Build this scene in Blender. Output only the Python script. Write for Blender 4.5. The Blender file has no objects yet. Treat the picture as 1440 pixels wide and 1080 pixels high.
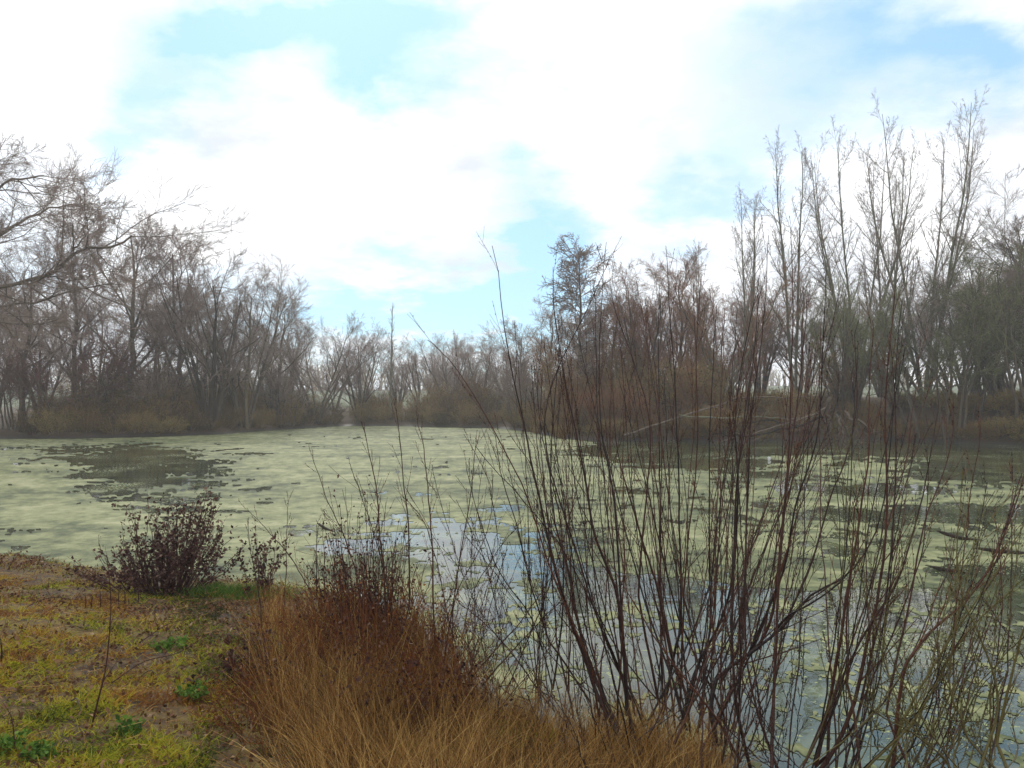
import bpy, math, random
import numpy as np
from mathutils import Vector

# ------------------------------------------------------------------ camera, sky, sun, exposure
EYE, HZ, F = 2.2, 556.0, 1088.0          # eye height over the pond, horizon row, focal length (1440 px wide photograph)
scene = bpy.context.scene
col = scene.collection
cam_d = bpy.data.cameras.new('camera'); cam = bpy.data.objects.new('camera', cam_d); col.objects.link(cam)
cam_d.sensor_width = 36; cam_d.lens = F / 1440 * 36; cam_d.clip_start = .05; cam_d.clip_end = 5000
cam.location = (0, 0, EYE); cam.rotation_euler = (math.radians(90) + math.atan((HZ - 540) / F), 0, 0)
scene.camera = cam

SUN_EL, SUN_AZ = math.radians(40), math.radians(-14)     # azimuth from +Y towards +X
world = bpy.data.worlds.new('World'); scene.world = world; world.use_nodes = True
wt = world.node_tree; wt.nodes.clear()


def nd(tree, typ, **kw):
    n = tree.nodes.new(typ)
    for k, v in kw.items():
        if k.startswith('i_'):
            n.inputs[k[2:].replace('_', ' ')].default_value = v
        else:
            setattr(n, k, v)
    return n


def ma(tree, op, a, b=None, c=None, clamp=False):
    n = tree.nodes.new('ShaderNodeMath'); n.operation = op; n.use_clamp = clamp
    for i, x in enumerate((a, b, c)):
        if x is None: continue
        if isinstance(x, (int, float)): n.inputs[i].default_value = x
        else: tree.links.new(x, n.inputs[i])
    return n.outputs[0]


def mix(tree, fac, a, b, blend='MIX'):
    n = tree.nodes.new('ShaderNodeMix'); n.data_type = 'RGBA'; n.blend_type = blend
    for s, x in ((n.inputs[0], fac), (n.inputs[6], a), (n.inputs[7], b)):
        if isinstance(x, (int, float)): s.default_value = x
        elif isinstance(x, tuple): s.default_value = x if len(x) == 4 else (*x, 1)
        else: tree.links.new(x, s)
    return n.outputs[2]


SKY_STRENGTH = 0.10
sky = nd(wt, 'ShaderNodeTexSky', sky_type='NISHITA', sun_disc=False, sun_elevation=SUN_EL, sun_rotation=SUN_AZ,
         air_density=1.0, dust_density=.6, ozone_density=2.0)
tc = nd(wt, 'ShaderNodeTexCoord'); sep = nd(wt, 'ShaderNodeSeparateXYZ'); wt.links.new(tc.outputs['Generated'], sep.inputs[0])
dx, dy, dz = sep.outputs
zc = ma(wt, 'ADD', ma(wt, 'MAXIMUM', dz, 0.0), 0.22)
cmb = nd(wt, 'ShaderNodeCombineXYZ'); wt.links.new(ma(wt, 'DIVIDE', dx, zc), cmb.inputs[0]); wt.links.new(ma(wt, 'DIVIDE', dy, zc), cmb.inputs[1])


def wnoise(scale, detail, rough, off=0.0):
    mp = nd(wt, 'ShaderNodeMapping'); mp.inputs['Location'].default_value = (off, off * .7, off * .3)
    wt.links.new(cmb.outputs[0], mp.inputs[0])
    n = nd(wt, 'ShaderNodeTexNoise', i_Scale=scale, i_Detail=detail, i_Roughness=rough); wt.links.new(mp.outputs[0], n.inputs['Vector'])
    return n
n1 = wnoise(1.1, 7, .58, 3.1); n2 = wnoise(3.0, 6, .6, 8.4)
sw = nd(wt, 'ShaderNodeSeparateColor'); wt.links.new(n2.outputs['Color'], sw.inputs[0])
ys = ma(wt, 'MAXIMUM', dy, 0.05)
wa = ma(wt, 'ADD', ma(wt, 'DIVIDE', dx, ys), ma(wt, 'MULTIPLY', ma(wt, 'SUBTRACT', sw.outputs[0], .5), .30))
wb = ma(wt, 'ADD', ma(wt, 'DIVIDE', dz, ys), ma(wt, 'MULTIPLY', ma(wt, 'SUBTRACT', sw.outputs[1], .5), .26))
# gaps in the cloud: direction (as photo column, row), size, how open
GAPS = [(285, 35, 110, 80, 1.5), (430, 25, 170, 50, 1.1), (560, 95, 105, 55, 1.2), (188, 200, 40, 75, .9), (395, 160, 40, 18, .4), (210, 110, 40, 35, .4), (620, 10, 110, 40, .9),
        (740, 300, 62, 80, 1.3), (735, 415, 75, 75, 2.0), (560, 440, 230, 60, 1.5), (700, 445, 90, 40, .6), (1000, 265, 100, 45, 1.0), (930, 310, 60, 45, .55), (1075, 215, 60, 45, .45),
        (1200, 40, 180, 75, 1.0), (1380, 65, 100, 65, 1.2), (1150, 130, 220, 80, .7), (10, 300, 60, 60, .3), (60, 390, 80, 40, .4)]
gap = None
for (u, v, ru, rv, k) in GAPS:
    a0, b0, ra, rb = (u - 720) / F, (HZ - v) / F, ru / F, rv / F
    d = ma(wt, 'ADD', ma(wt, 'POWER', ma(wt, 'ABSOLUTE', ma(wt, 'DIVIDE', ma(wt, 'SUBTRACT', wa, a0), ra)), 2.0),
           ma(wt, 'POWER', ma(wt, 'ABSOLUTE', ma(wt, 'DIVIDE', ma(wt, 'SUBTRACT', wb, b0), rb)), 2.0))
    g = ma(wt, 'MULTIPLY', ma(wt, 'EXPONENT', ma(wt, 'MULTIPLY', d, -1.0)), k)
    gap = g if gap is None else ma(wt, 'ADD', gap, g)
front = ma(wt, 'MULTIPLY', ma(wt, 'SUBTRACT', dy, 0.45), 4.0, clamp=True)
free = ma(wt, 'MULTIPLY', ma(wt, 'SUBTRACT', n1.outputs['Fac'], .50), 4.0, clamp=True)
gap = ma(wt, 'ADD', ma(wt, 'MULTIPLY', gap, ma(wt, 'MULTIPLY', front, .74)), ma(wt, 'MULTIPLY', free, ma(wt, 'MULTIPLY', ma(wt, 'SUBTRACT', 1.0, front), .7)))
gap = ma(wt, 'MULTIPLY', gap, ma(wt, 'ADD', .45, ma(wt, 'MULTIPLY', n2.outputs['Fac'], 1.1)), clamp=True)
cf = ma(wt, 'MULTIPLY', ma(wt, 'SUBTRACT', ma(wt, 'ADD', ma(wt, 'MULTIPLY', n1.outputs['Fac'], .5), ma(wt, 'MULTIPLY', n2.outputs['Fac'], .5)), .38), 4.2, clamp=True)
cl = mix(wt, cf, (8.6, 9.1, 9.8), (14.5, 14.5, 14.5))
blue = mix(wt, 1.0, sky.outputs[0], (1.35, 1.9, 2.1), 'MULTIPLY')
haze_blue = mix(wt, .72, blue, (4.5, 7.1, 9.6))
bg = nd(wt, 'ShaderNodeBackground'); bg.inputs[1].default_value = SKY_STRENGTH
wt.links.new(mix(wt, gap, cl, haze_blue), bg.inputs[0])
wo = nd(wt, 'ShaderNodeOutputWorld'); wt.links.new(bg.outputs[0], wo.inputs[0])

sl = bpy.data.lights.new('sun', 'SUN'); sl.energy = 1.5; sl.angle = math.radians(12); sl.color = (1, .95, .87)
so = bpy.data.objects.new('sun', sl); col.objects.link(so)
sd = Vector((math.sin(SUN_AZ) * math.cos(SUN_EL), math.cos(SUN_AZ) * math.cos(SUN_EL), math.sin(SUN_EL)))
so.rotation_euler = sd.to_track_quat('Z', 'Y').to_euler(); so.location = (0, 0, 50)

vs = scene.view_settings; vs.view_transform = 'Standard'; vs.look = 'None'; vs.gamma = 1; vs.use_curve_mapping = False
vs.exposure = 0.05
scene.cycles.max_bounces = 6; scene.cycles.volume_bounces = 1; scene.cycles.diffuse_bounces = 3; scene.cycles.transparent_max_bounces = 8
HAZE = 0.0016

# ------------------------------------------------------------------ helpers
rng = np.random.default_rng(7); random.seed(7)


def at(u, v, D): return np.array([(u - 720) / F * D, D, EYE + (HZ - v) / F * D])
def wat(u, v):
    D = EYE * F / (v - HZ); return ((u - 720) / F * D, D)


def hsh(ix, iy, s):
    n = (ix.astype(np.int64) * 374761393 + iy.astype(np.int64) * 668265263 + s * 1442695041) & 0xffffffff
    n = ((n ^ (n >> 13)) * 1274126177) & 0xffffffff
    return ((n ^ (n >> 16)) & 0xffff) / 65535.0


def vnoise(x, y, s=0):
    ix, iy = np.floor(x), np.floor(y); fx, fy = x - ix, y - iy
    fx, fy = fx * fx * (3 - 2 * fx), fy * fy * (3 - 2 * fy)
    a, b, c, d = hsh(ix, iy, s), hsh(ix + 1, iy, s), hsh(ix, iy + 1, s), hsh(ix + 1, iy + 1, s)
    return a + (b - a) * fx + (c - a) * fy + (a - b - c + d) * fx * fy


def fbm(x, y, o=4, s=0, g=.5):
    t, A, n = 0, 1, 0
    for i in range(o):
        t = t + A * vnoise(x * 2**i + 17.3 * i, y * 2**i - 9.1 * i, s + i); n += A; A *= g
    return t / n


class MB:
    """collects vertices and faces (tris / quads) with a tint per vertex; builds ONE mesh"""
    def __init__(s): s.V, s.Q, s.T, s.A, s.n = [], [], [], [], 0
    def add(s, V, Q=None, T=None, tint=None):
        V = np.asarray(V, float).reshape(-1, 3)
        if Q is not None and len(Q): s.Q.append(np.asarray(Q).reshape(-1, 4) + s.n)
        if T is not None and len(T): s.T.append(np.asarray(T).reshape(-1, 3) + s.n)
        s.A.append(np.full(len(V), .5) if tint is None else np.broadcast_to(np.asarray(tint, float).reshape(-1), (len(V),)))
        s.V.append(V); s.n += len(V); return s
    def mesh(s, name, smooth=True):
        V = np.concatenate(s.V); q = np.concatenate(s.Q) if s.Q else np.zeros((0, 4), int); t = np.concatenate(s.T) if s.T else np.zeros((0, 3), int)
        me = bpy.data.meshes.new(name)
        me.vertices.add(len(V)); me.vertices.foreach_set('co', V.astype(np.float32).ravel())
        idx = np.concatenate([q.ravel(), t.ravel()]).astype(np.int32)
        tot = np.concatenate([np.full(len(q), 4), np.full(len(t), 3)]).astype(np.int32)
        st = np.concatenate([[0], np.cumsum(tot)[:-1]]).astype(np.int32)
        me.loops.add(len(idx)); me.loops.foreach_set('vertex_index', idx)
        me.polygons.add(len(tot)); me.polygons.foreach_set('loop_start', st); me.polygons.foreach_set('loop_total', tot)
        me.polygons.foreach_set('use_smooth', np.full(len(tot), smooth))
        at_ = me.attributes.new('tint', 'FLOAT', 'POINT'); at_.data.foreach_set('value', np.concatenate(s.A).astype(np.float32))
        me.update(); return me


def ob(name, me, m=None, parent=None, kind=None, label=None, cat=None, group=None):
    if isinstance(me, MB): me = me.mesh(name)
    o = bpy.data.objects.new(name, me); col.objects.link(o)
    if m is not None: me.materials.clear(); me.materials.append(m)
    o.parent = parent
    return tag(o, label, cat, group, kind)


def tag(o, label=None, cat=None, group=None, kind=None):
    for k, v in (('label', label), ('category', cat), ('group', group), ('kind', kind)):
        if v: o[k] = v
    return o


def thing(name, label, cat, loc=(0, 0, 0), group=None):
    o = bpy.data.objects.new(name, None); col.objects.link(o); o.location = loc; o.empty_display_size = .3
    return tag(o, label, cat, group)


def dup(root, label=None, group=None):
    r = root.copy(); col.objects.link(r)
    if label: r['label'] = label
    if group: r['group'] = group
    for c in list(root.children):
        d = c.copy(); col.objects.link(d); d.parent = r
    return r


def tubes(mb, P, R, s=3, tint=.5):
    """P (C,n,3), R (C,n): swept tubes"""
    P = np.asarray(P, float); R = np.asarray(R, float)
    C, n = P.shape[:2]
    if C == 0: return
    T = np.gradient(P, axis=1); T /= np.linalg.norm(T, axis=2, keepdims=True) + 1e-9
    m = T.mean(1); ax = np.eye(3)[np.argmin(np.abs(m), axis=1)][:, None, :]
    U = np.cross(T, ax); U /= np.linalg.norm(U, axis=2, keepdims=True) + 1e-9
    W = np.cross(T, U)
    a = np.arange(s) / s * 2 * np.pi
    V = P[:, :, None, :] + R[:, :, None, None] * (U[:, :, None, :] * np.cos(a)[None, None, :, None] + W[:, :, None, :] * np.sin(a)[None, None, :, None])
    i = np.arange(C * n * s).reshape(C, n, s); j = np.roll(i, -1, axis=2)
    Q = np.stack([i[:, :-1], j[:, :-1], j[:, 1:], i[:, 1:]], -1).reshape(-1, 4)
    tt = np.broadcast_to(np.asarray(tint, float).reshape(-1, 1) if np.ndim(tint) else np.full((C, 1), tint), (C, n * s)).ravel()
    mb.add(V.reshape(-1, 3), Q=Q, tint=tt)


def crv(pts, n):
    """Catmull-Rom through pts -> n points"""
    p = np.asarray(pts, float); p = np.vstack([2 * p[0] - p[1], p, 2 * p[-1] - p[-2]])
    k = len(p) - 3; t = np.linspace(0, k - 1e-6, n); i = t.astype(int); f = (t - i)[:, None]
    a, b, c, d = p[i], p[i + 1], p[i + 2], p[i + 3]
    return .5 * (2 * b + (c - a) * f + (2 * a - 5 * b + 4 * c - d) * f**2 + (3 * b - a - 3 * c + d) * f**3)


def norm(v): return v / (np.linalg.norm(v, axis=-1, keepdims=True) + 1e-9)


def grow(P, R, k, t0, t1, ang, lr, rr, n, wob, up, shape=.4, jang=.25, g=rng, taper=.35, droop=0.0):
    """children chains on parent chains, all at once"""
    C, m = P.shape[:2]; L = np.linalg.norm(np.diff(P, axis=1), axis=2).sum(1)
    t = (g.random((C, k)) * (t1 - t0) + t0) if k < 4 else (t0 + (t1 - t0) * (np.arange(k)[None] + g.random((C, k))) / k)
    x = t * (m - 1); i = np.minimum(x.astype(int), m - 2); f = (x - i)[..., None]
    ci = np.arange(C)[:, None]
    pos = P[ci, i] * (1 - f) + P[ci, i + 1] * f; tan = norm(P[ci, i + 1] - P[ci, i])
    rad = R[ci, i] * (1 - f[..., 0]) + R[ci, i + 1] * f[..., 0]
    r3 = g.normal(size=(C, k, 3)); perp = norm(r3 - (r3 * tan).sum(-1, keepdims=True) * tan)
    A = (ang + g.normal(size=(C, k)) * jang)[..., None]
    d = norm(np.cos(A) * tan + np.sin(A) * perp)
    ln = (L[:, None] * lr * (1 - shape * (t - t0) / (t1 - t0 + 1e-6)) * (.65 + .6 * g.random((C, k))))
    d = d.reshape(-1, 3); pos = pos.reshape(-1, 3); ln = ln.ravel()
    out = np.zeros((C * k, n, 3)); out[:, 0] = pos
    for q in range(1, n):
        d = norm(d + g.normal(size=d.shape) * wob + np.array([0, 0, up - droop * q / n]))
        out[:, q] = out[:, q - 1] + d * (ln / (n - 1))[:, None]
    r0 = (rad * rr).ravel()
    return out, r0[:, None] * np.linspace(1, taper, n)[None]


# ------------------------------------------------------------------ materials
def mat(name, ramp, tint=True, nrough=.65, rough=.85, scale=6.0, nmix=.5, bump=0.0, objrand=0.0, spec=.2, trans=0.0, detail=5.0, coord='Object'):
    m = bpy.data.materials.new(name); m.use_nodes = True; t = m.node_tree; b = t.nodes['Principled BSDF']
    b.inputs['Roughness'].default_value = rough; b.inputs['Specular IOR Level'].default_value = spec
    c = nd(t, 'ShaderNodeTexCoord'); n = nd(t, 'ShaderNodeTexNoise', i_Scale=scale, i_Detail=detail, i_Roughness=nrough)
    t.links.new(c.outputs[coord], n.inputs['Vector'])
    f = ma(t, 'ADD', ma(t, 'MULTIPLY', ma(t, 'SUBTRACT', n.outputs['Fac'], .5), nmix * 2), .5)
    if tint:
        a = nd(t, 'ShaderNodeAttribute', attribute_name='tint'); f = ma(t, 'ADD', f, ma(t, 'SUBTRACT', a.outputs['Fac'], .5))
    if objrand:
        oi = nd(t, 'ShaderNodeObjectInfo'); f = ma(t, 'ADD', f, ma(t, 'MULTIPLY', ma(t, 'SUBTRACT', oi.outputs['Random'], .5), objrand))
    r = nd(t, 'ShaderNodeValToRGB'); e = r.color_ramp.elements
    for i, (p, cc) in enumerate(ramp):
        el = e[i] if i < 2 else e.new(p)
        el.position = p; el.color = (*cc, 1)
    t.links.new(f, r.inputs[0]); t.links.new(r.outputs[0], b.inputs['Base Color'])
    if bump:
        bn = nd(t, 'ShaderNodeBump', i_Strength=bump, i_Distance=.02); n3 = nd(t, 'ShaderNodeTexNoise', i_Scale=scale * 6, i_Detail=4.0)
        t.links.new(c.outputs[coord], n3.inputs['Vector']); t.links.new(n3.outputs['Fac'], bn.inputs['Height']); t.links.new(bn.outputs[0], b.inputs['Normal'])
    if trans:
        tr = nd(t, 'ShaderNodeBsdfTranslucent'); t.links.new(r.outputs[0], tr.inputs[0]); ms = nd(t, 'ShaderNodeMixShader'); ms.inputs[0].default_value = trans
        out = t.nodes['Material Output']; t.links.new(b.outputs[0], ms.inputs[1]); t.links.new(tr.outputs[0], ms.inputs[2]); t.links.new(ms.outputs[0], out.inputs[0])
    return m


M = dict(
    bark=mat('tree_bark', [(0, (.04, .030, .02)), (.5, (.10, .076, .052)), (1, (.16, .14, .08))], scale=3, objrand=.5),
    bark_pale=mat('pale_green_bark', [(0, (.07, .065, .04)), (.5, (.14, .135, .085)), (1, (.20, .20, .13))], scale=3, objrand=.3),
    twig=mat('twig_bark', [(0, (.13, .09, .075)), (.5, (.27, .20, .16)), (1, (.38, .31, .25))], scale=1.2, objrand=.5),
    twig_rust=mat('rusty_twig_bark', [(0, (.09, .04, .022)), (.5, (.23, .105, .05)), (1, (.31, .18, .09))], scale=1.2, objrand=.5),
    twig_green=mat('greenish_twig_bark', [(0, (.06, .065, .03)), (.5, (.17, .18, .075)), (1, (.26, .25, .13))], scale=1.2, objrand=.4),
    twig_mar=mat('maroon_twig_bark', [(0, (.05, .02, .018)), (.5, (.13, .058, .045)), (1, (.20, .11, .08))], scale=1.2, objrand=.4),
    scrub=mat('scrub_twigs', [(0, (.07, .035, .014)), (.5, (.22, .125, .05)), (1, (.31, .23, .08))], scale=1.0, objrand=.9),
    scrubleaf=mat('scrub_leaves', [(0, (.045, .055, .012)), (.35, (.11, .14, .025)), (.6, (.22, .19, .04)), (1, (.27, .14, .04))], scale=.9, objrand=.7, trans=.3),
    willow=mat('willow_bark', [(0, (.006, .003, .003)), (.35, (.018, .008, .006)), (.62, (.062, .021, .012)), (1, (.16, .058, .025))], scale=7, nmix=.3, bump=.4, rough=.55, spec=.35),
    willow_green=mat('olive_willow_bark', [(0, (.03, .022, .008)), (.5, (.10, .08, .022)), (1, (.17, .15, .05))], scale=5, nmix=.4, bump=.3, rough=.6, spec=.3),
    bud=mat('buds', [(0, (.015, .006, .005)), (1, (.07, .03, .018))], scale=20),
    rust=mat('rusty_dead_stems', [(0, (.035, .010, .005)), (.4, (.14, .040, .012)), (.75, (.27, .095, .025)), (1, (.38, .18, .05))], scale=6, nmix=.35, trans=.2),
    maroon=mat('dark_dead_leaves', [(0, (.012, .005, .005)), (.5, (.075, .028, .024)), (.85, (.12, .07, .05)), (1, (.26, .17, .12))], scale=9, nmix=.35, trans=.25),
    straw=mat('dry_straw', [(0, (.05, .018, .006)), (.3, (.17, .08, .022)), (.65, (.41, .225, .062)), (1, (.60, .40, .14))], scale=3, nmix=.4, trans=.3, rough=.7),
    grass=mat('bank_grass', [(0, (.03, .04, .005)), (.22, (.12, .15, .012)), (.45, (.34, .36, .022)), (.68, (.46, .36, .035)), (.85, (.36, .17, .03)), (1, (.20, .08, .02))], scale=1.3, nmix=.9, trans=.3, coord='Object'),
    green=mat('fresh_green_leaves', [(0, (.03, .07, .01)), (.5, (.08, .17, .02)), (1, (.16, .26, .04))], scale=8, trans=.35),
    yellow=mat('yellow_moss', [(0, (.2, .2, .01)), (1, (.48, .46, .03))], scale=8, trans=.3),
    litter=mat('leaf_litter', [(0, (.05, .022, .012)), (.4, (.13, .06, .026)), (.75, (.24, .13, .06)), (1, (.38, .28, .19))], scale=5, nmix=.3, rough=.7),
    deadwood=mat('bleached_wood', [(0, (.04, .028, .017)), (.5, (.095, .068, .045)), (1, (.19, .15, .11))], scale=5, bump=.5),
    darkwood=mat('wet_dark_wood', [(0, (.010, .008, .006)), (1, (.05, .038, .025))], scale=5, bump=.5),
    white=mat('white_scrap', [(0, (.6, .6, .6)), (1, (.8, .8, .78))], scale=5),
    duck=mat('duckweed', [(0, (.035, .05, .016)), (.3, (.10, .118, .048)), (.6, (.205, .218, .096)), (1, (.33, .325, .18))], nrough=.8, scale=1.3, nmix=1.1, rough=.75, spec=.3, detail=9.0),
)


def ground_material():
    m = bpy.data.materials.new('earth_and_moss'); m.use_nodes = True; t = m.node_tree; b = t.nodes['Principled BSDF']; b.inputs['Roughness'].default_value = .95
    g = nd(t, 'ShaderNodeNewGeometry'); s = nd(t, 'ShaderNodeSeparateXYZ'); t.links.new(g.outputs['Position'], s.inputs[0])
    def no(sc, de, lo=0):
        n = nd(t, 'ShaderNodeTexNoise', i_Scale=sc, i_Detail=de, i_Roughness=.65); t.links.new(g.outputs['Position'], n.inputs['Vector']); return n.outputs['Fac']
    a, bb, c = no(1.4, 6.0), no(9.0, 6.0), no(.05, 4.0)
    f = ma(t, 'ADD', ma(t, 'MULTIPLY', a, .6), ma(t, 'MULTIPLY', bb, .6))
    r = nd(t, 'ShaderNodeValToRGB'); e = r.color_ramp.elements
    for i, (p, cc) in enumerate([(.44, (.016, .010, .005)), (.56, (.055, .030, .010)), (.66, (.12, .075, .014)), (.78, (.11, .10, .012))]):
        el = e[i] if i < 2 else e.new(p)
        el.position = p; el.color = (*cc, 1)
    t.links.new(f, r.inputs[0])
    field = mix(t, c, (.075, .10, .035), (.11, .12, .05))
    far = ma(t, 'MULTIPLY', ma(t, 'SUBTRACT', s.outputs[1], 80.0), .05, clamp=True)
    bank = mix(t, bb, (.035, .024, .012), (.12, .075, .032))
    mid = ma(t, 'MULTIPLY', ma(t, 'SUBTRACT', s.outputs[1], 14.0), .1, clamp=True)
    x = mix(t, mid, r.outputs[0], bank); x = mix(t, far, x, field)
    wet = ma(t, 'MULTIPLY', ma(t, 'SUBTRACT', .17, ma(t, 'ADD', s.outputs[2], ma(t, 'MULTIPLY', ma(t, 'SUBTRACT', bb, .5), .2))), 14.0, clamp=True)
    mud = mix(t, bb, (.030, .022, .016), mix(t, mid, (.12, .095, .08), (.05, .038, .026)))  # far mud darker: wetness and the bank's shade both put into its colour
    x = mix(t, wet, x, mud)
    t.links.new(x, b.inputs['Base Color'])
    rr = ma(t, 'SUBTRACT', .95, ma(t, 'MULTIPLY', wet, .35)); t.links.new(rr, b.inputs['Roughness'])
    bn = nd(t, 'ShaderNodeBump', i_Strength=.8, i_Distance=.03); t.links.new(bb, bn.inputs['Height']); t.links.new(bn.outputs[0], b.inputs['Normal'])
    return m


def water_material():
    m = bpy.data.materials.new('pond_water'); m.use_nodes = True; t = m.node_tree; b = t.nodes['Principled BSDF']
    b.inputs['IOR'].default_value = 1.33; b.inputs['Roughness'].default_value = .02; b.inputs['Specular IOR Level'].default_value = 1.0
    g = nd(t, 'ShaderNodeNewGeometry')
    def no(sc, de, ro=.6):
        n = nd(t, 'ShaderNodeTexNoise', i_Scale=sc, i_Detail=de, i_Roughness=ro); t.links.new(g.outputs['Position'], n.inputs['Vector']); return n.outputs['Fac']
    a, sp, lg = no(1.1, 6.0), no(16.0, 4.0, .7), no(.45, 3.0)
    r = nd(t, 'ShaderNodeValToRGB'); e = r.color_ramp.elements
    for i, (p, cc) in enumerate([(.36, (.022, .030, .018)), (.52, (.055, .068, .035)), (.66, (.13, .15, .065))]):
        el = e[i] if i < 2 else e.new(p)
        el.position = p; el.color = (*cc, 1)
    t.links.new(a, r.inputs[0])
    fl = ma(t, 'MULTIPLY', ma(t, 'SUBTRACT', ma(t, 'ADD', sp, ma(t, 'MULTIPLY', ma(t, 'SUBTRACT', lg, .5), .45)), .60), 14.0, clamp=True)
    t.links.new(mix(t, fl, r.outputs[0], (.27, .31, .12)), b.inputs['Base Color'])
    t.links.new(ma(t, 'ADD', .02, ma(t, 'MULTIPLY', fl, .6)), b.inputs['Roughness'])
    n = nd(t, 'ShaderNodeTexNoise', i_Scale=1.7, i_Detail=3.0); mp = nd(t, 'ShaderNodeMapping'); mp.inputs['Scale'].default_value = (1, 1.6, 1)
    t.links.new(g.outputs['Position'], mp.inputs[0]); t.links.new(mp.outputs[0], n.inputs['Vector'])
    bn = nd(t, 'ShaderNodeBump', i_Strength=.10, i_Distance=.05); t.links.new(n.outputs['Fac'], bn.inputs['Height']); t.links.new(bn.outputs[0], b.inputs['Normal'])
    return m


# ------------------------------------------------------------------ terrain and pond
shore_px = [(-420, 640), (-250, 632), (-100, 624), (0, 617), (100, 617), (200, 615), (300, 611), (360, 607), (430, 602), (490, 599), (560, 599), (620, 601), (700, 602), (745, 607), (790, 616),
            (860, 621), (930, 618), (1000, 622), (1080, 620), (1160, 618), (1240, 617), (1330, 622), (1420, 626), (1520, 630), (1700, 645)]
SH = [wat(*p) for p in shore_px] + [(34, 18), (26, 9), (14, 4.2), (7, 2.5), (3.2, 2.7), (1.75, 3.3), (1.45, 4.2), (1.05, 4.8), (.35, 4.95), (-.15, 5.5), (-.55, 6.3), (-.9, 7.4), (-1.6, 8.2), (-2.4, 8.6),
                                    (-3.3, 8.9), (-4.6, 9.2), (-6.2, 10.2), (-8, 10.8), (-14, 12), (-26, 15)]
SH = np.array(SH)


def sdist(x, y):
    """signed distance to the shoreline, positive on land"""
    x = np.asarray(x, float); y = np.asarray(y, float); d = np.full(x.shape, 1e9); ins = np.zeros(x.shape, bool); n = len(SH)
    for i in range(n):
        a, b = SH[i], SH[(i + 1) % n]; e = b - a; w = ((x - a[0]) * e[0] + (y - a[1]) * e[1]) / (e @ e); w = np.clip(w, 0, 1)
        d = np.minimum(d, np.hypot(x - a[0] - w * e[0], y - a[1] - w * e[1]))
        c = ((a[1] > y) != (b[1] > y))
        with np.errstate(divide='ignore', invalid='ignore'):
            ins ^= c & (x < (b[0] - a[0]) * (y - a[1]) / (b[1] - a[1] + 1e-12) + a[0])
    return np.where(ins, -d, d)


def ss(a, b, x): t = np.clip((x - a) / (b - a), 0, 1); return t * t * (3 - 2 * t)


def height(x, y):
    x = np.asarray(x, float); y = np.asarray(y, float); s = sdist(x, y) + (fbm(x * 1.3, y * 1.3, 3, 5) - .5) * .35
    near = 1 - ss(9.0, 15.0, y)
    hi = ss(2.0, 9.0, x) * ss(20, 30, y)                      # the steep earth bank on the right
    zn = .16 * ss(0, .25, s) + .46 * ss(.2, 4.5, s)
    zf = .35 * ss(0, .5, s) + .45 * ss(.3, 5, s) + hi * 1.25 * ss(.2, 2.2, s)
    z = np.where(s > 0, zn * near + zf * (1 - near), np.maximum(s * .5, -.7))
    z = z + np.where(s > 0, ss(0, .6, s) * ((fbm(x * 2.2, y * 2.2, 3, 9) - .5) * .10 + (fbm(x * 7, y * 7, 3, 11) - .5) * .07 * near), 0)
    return z + 3.2 * ss(80, 260, y) + 8 * ss(260, 1500, y)


def hz(x, y): return float(height(np.array([x]), np.array([y]))[0])


def gnd(u, v):
    """point of the bank seen at photo position (u, v)"""
    D = np.linspace(2.2, 14, 600); z = EYE + (HZ - v) / F * D; x = (u - 720) / F * D
    k = np.argmax(height(x, D) >= z); return np.array([x[k], D[k], z[k]])


NR, NA = 240, 380
rr = np.concatenate([[0.0], np.geomspace(.6, 2600, NR)]); aa = np.linspace(0, 2 * np.pi, NA, endpoint=False)
# finer angular steps towards the view
aa = aa + .55 * np.sin(aa - np.pi / 2 + np.pi) * -1
RR, AA = np.meshgrid(rr, aa, indexing='ij'); X, Y = RR * np.cos(AA), RR * np.sin(AA)
Z = height(X, Y); idx = np.arange(X.size).reshape(X.shape); jd = np.roll(idx, -1, axis=1)
mb = MB().add(np.stack([X, Y, Z], -1), Q=np.stack([idx[:-1], idx[1:], jd[1:], jd[:-1]], -1)[1:].reshape(-1, 4), T=np.stack([idx[0], idx[1], jd[1]], -1))
ob('ground', mb, ground_material(), kind='structure')
mb = MB().add([(-75, 1.5, 0), (75, 1.5, 0), (75, 72, 0), (-75, 72, 0)], Q=[[0, 1, 2, 3]])
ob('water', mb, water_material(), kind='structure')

# duckweed mats: one sheet cut out along its ragged edges, floating 4 mm over the water
EL = [(205, 672, 118, 48, -1.25), (160, 640, 120, 12, -.7), (300, 660, 60, 10, -.5), (60, 628, 110, 5, -.5), (330, 705, 60, 14, -.3), (20, 700, 40, 20, -.3), (250, 720, 60, 18, -.4),
      (1330, 722, 150, 13, -1.1), (1400, 655, 110, 24, -1.5), (1210, 690, 60, 9, -.8), (960, 652, 120, 9, -.9), (1100, 668, 60, 6, -.5), (1345, 800, 36, 6, -1.1), (1400, 815, 70, 10, -.9),
      (850, 640, 60, 8, -.8), (560, 765, 130, 24, -.5), (690, 775, 80, 55, -.5), (640, 860, 90, 50, -.35), (430, 745, 50, 10, -.6), (480, 770, 60, 20, -.5), (820, 790, 60, 12, -.7),
      (870, 950, 60, 26, .4), (1300, 920, 60, 14, .3), (1290, 858, 50, 5, .5), (1395, 985, 70, 20, .2), (740, 850, 40, 20, .2), (1010, 1010, 80, 22, .2), (1230, 1000, 60, 25, .15), (380, 800, 60, 30, .4)]


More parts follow.
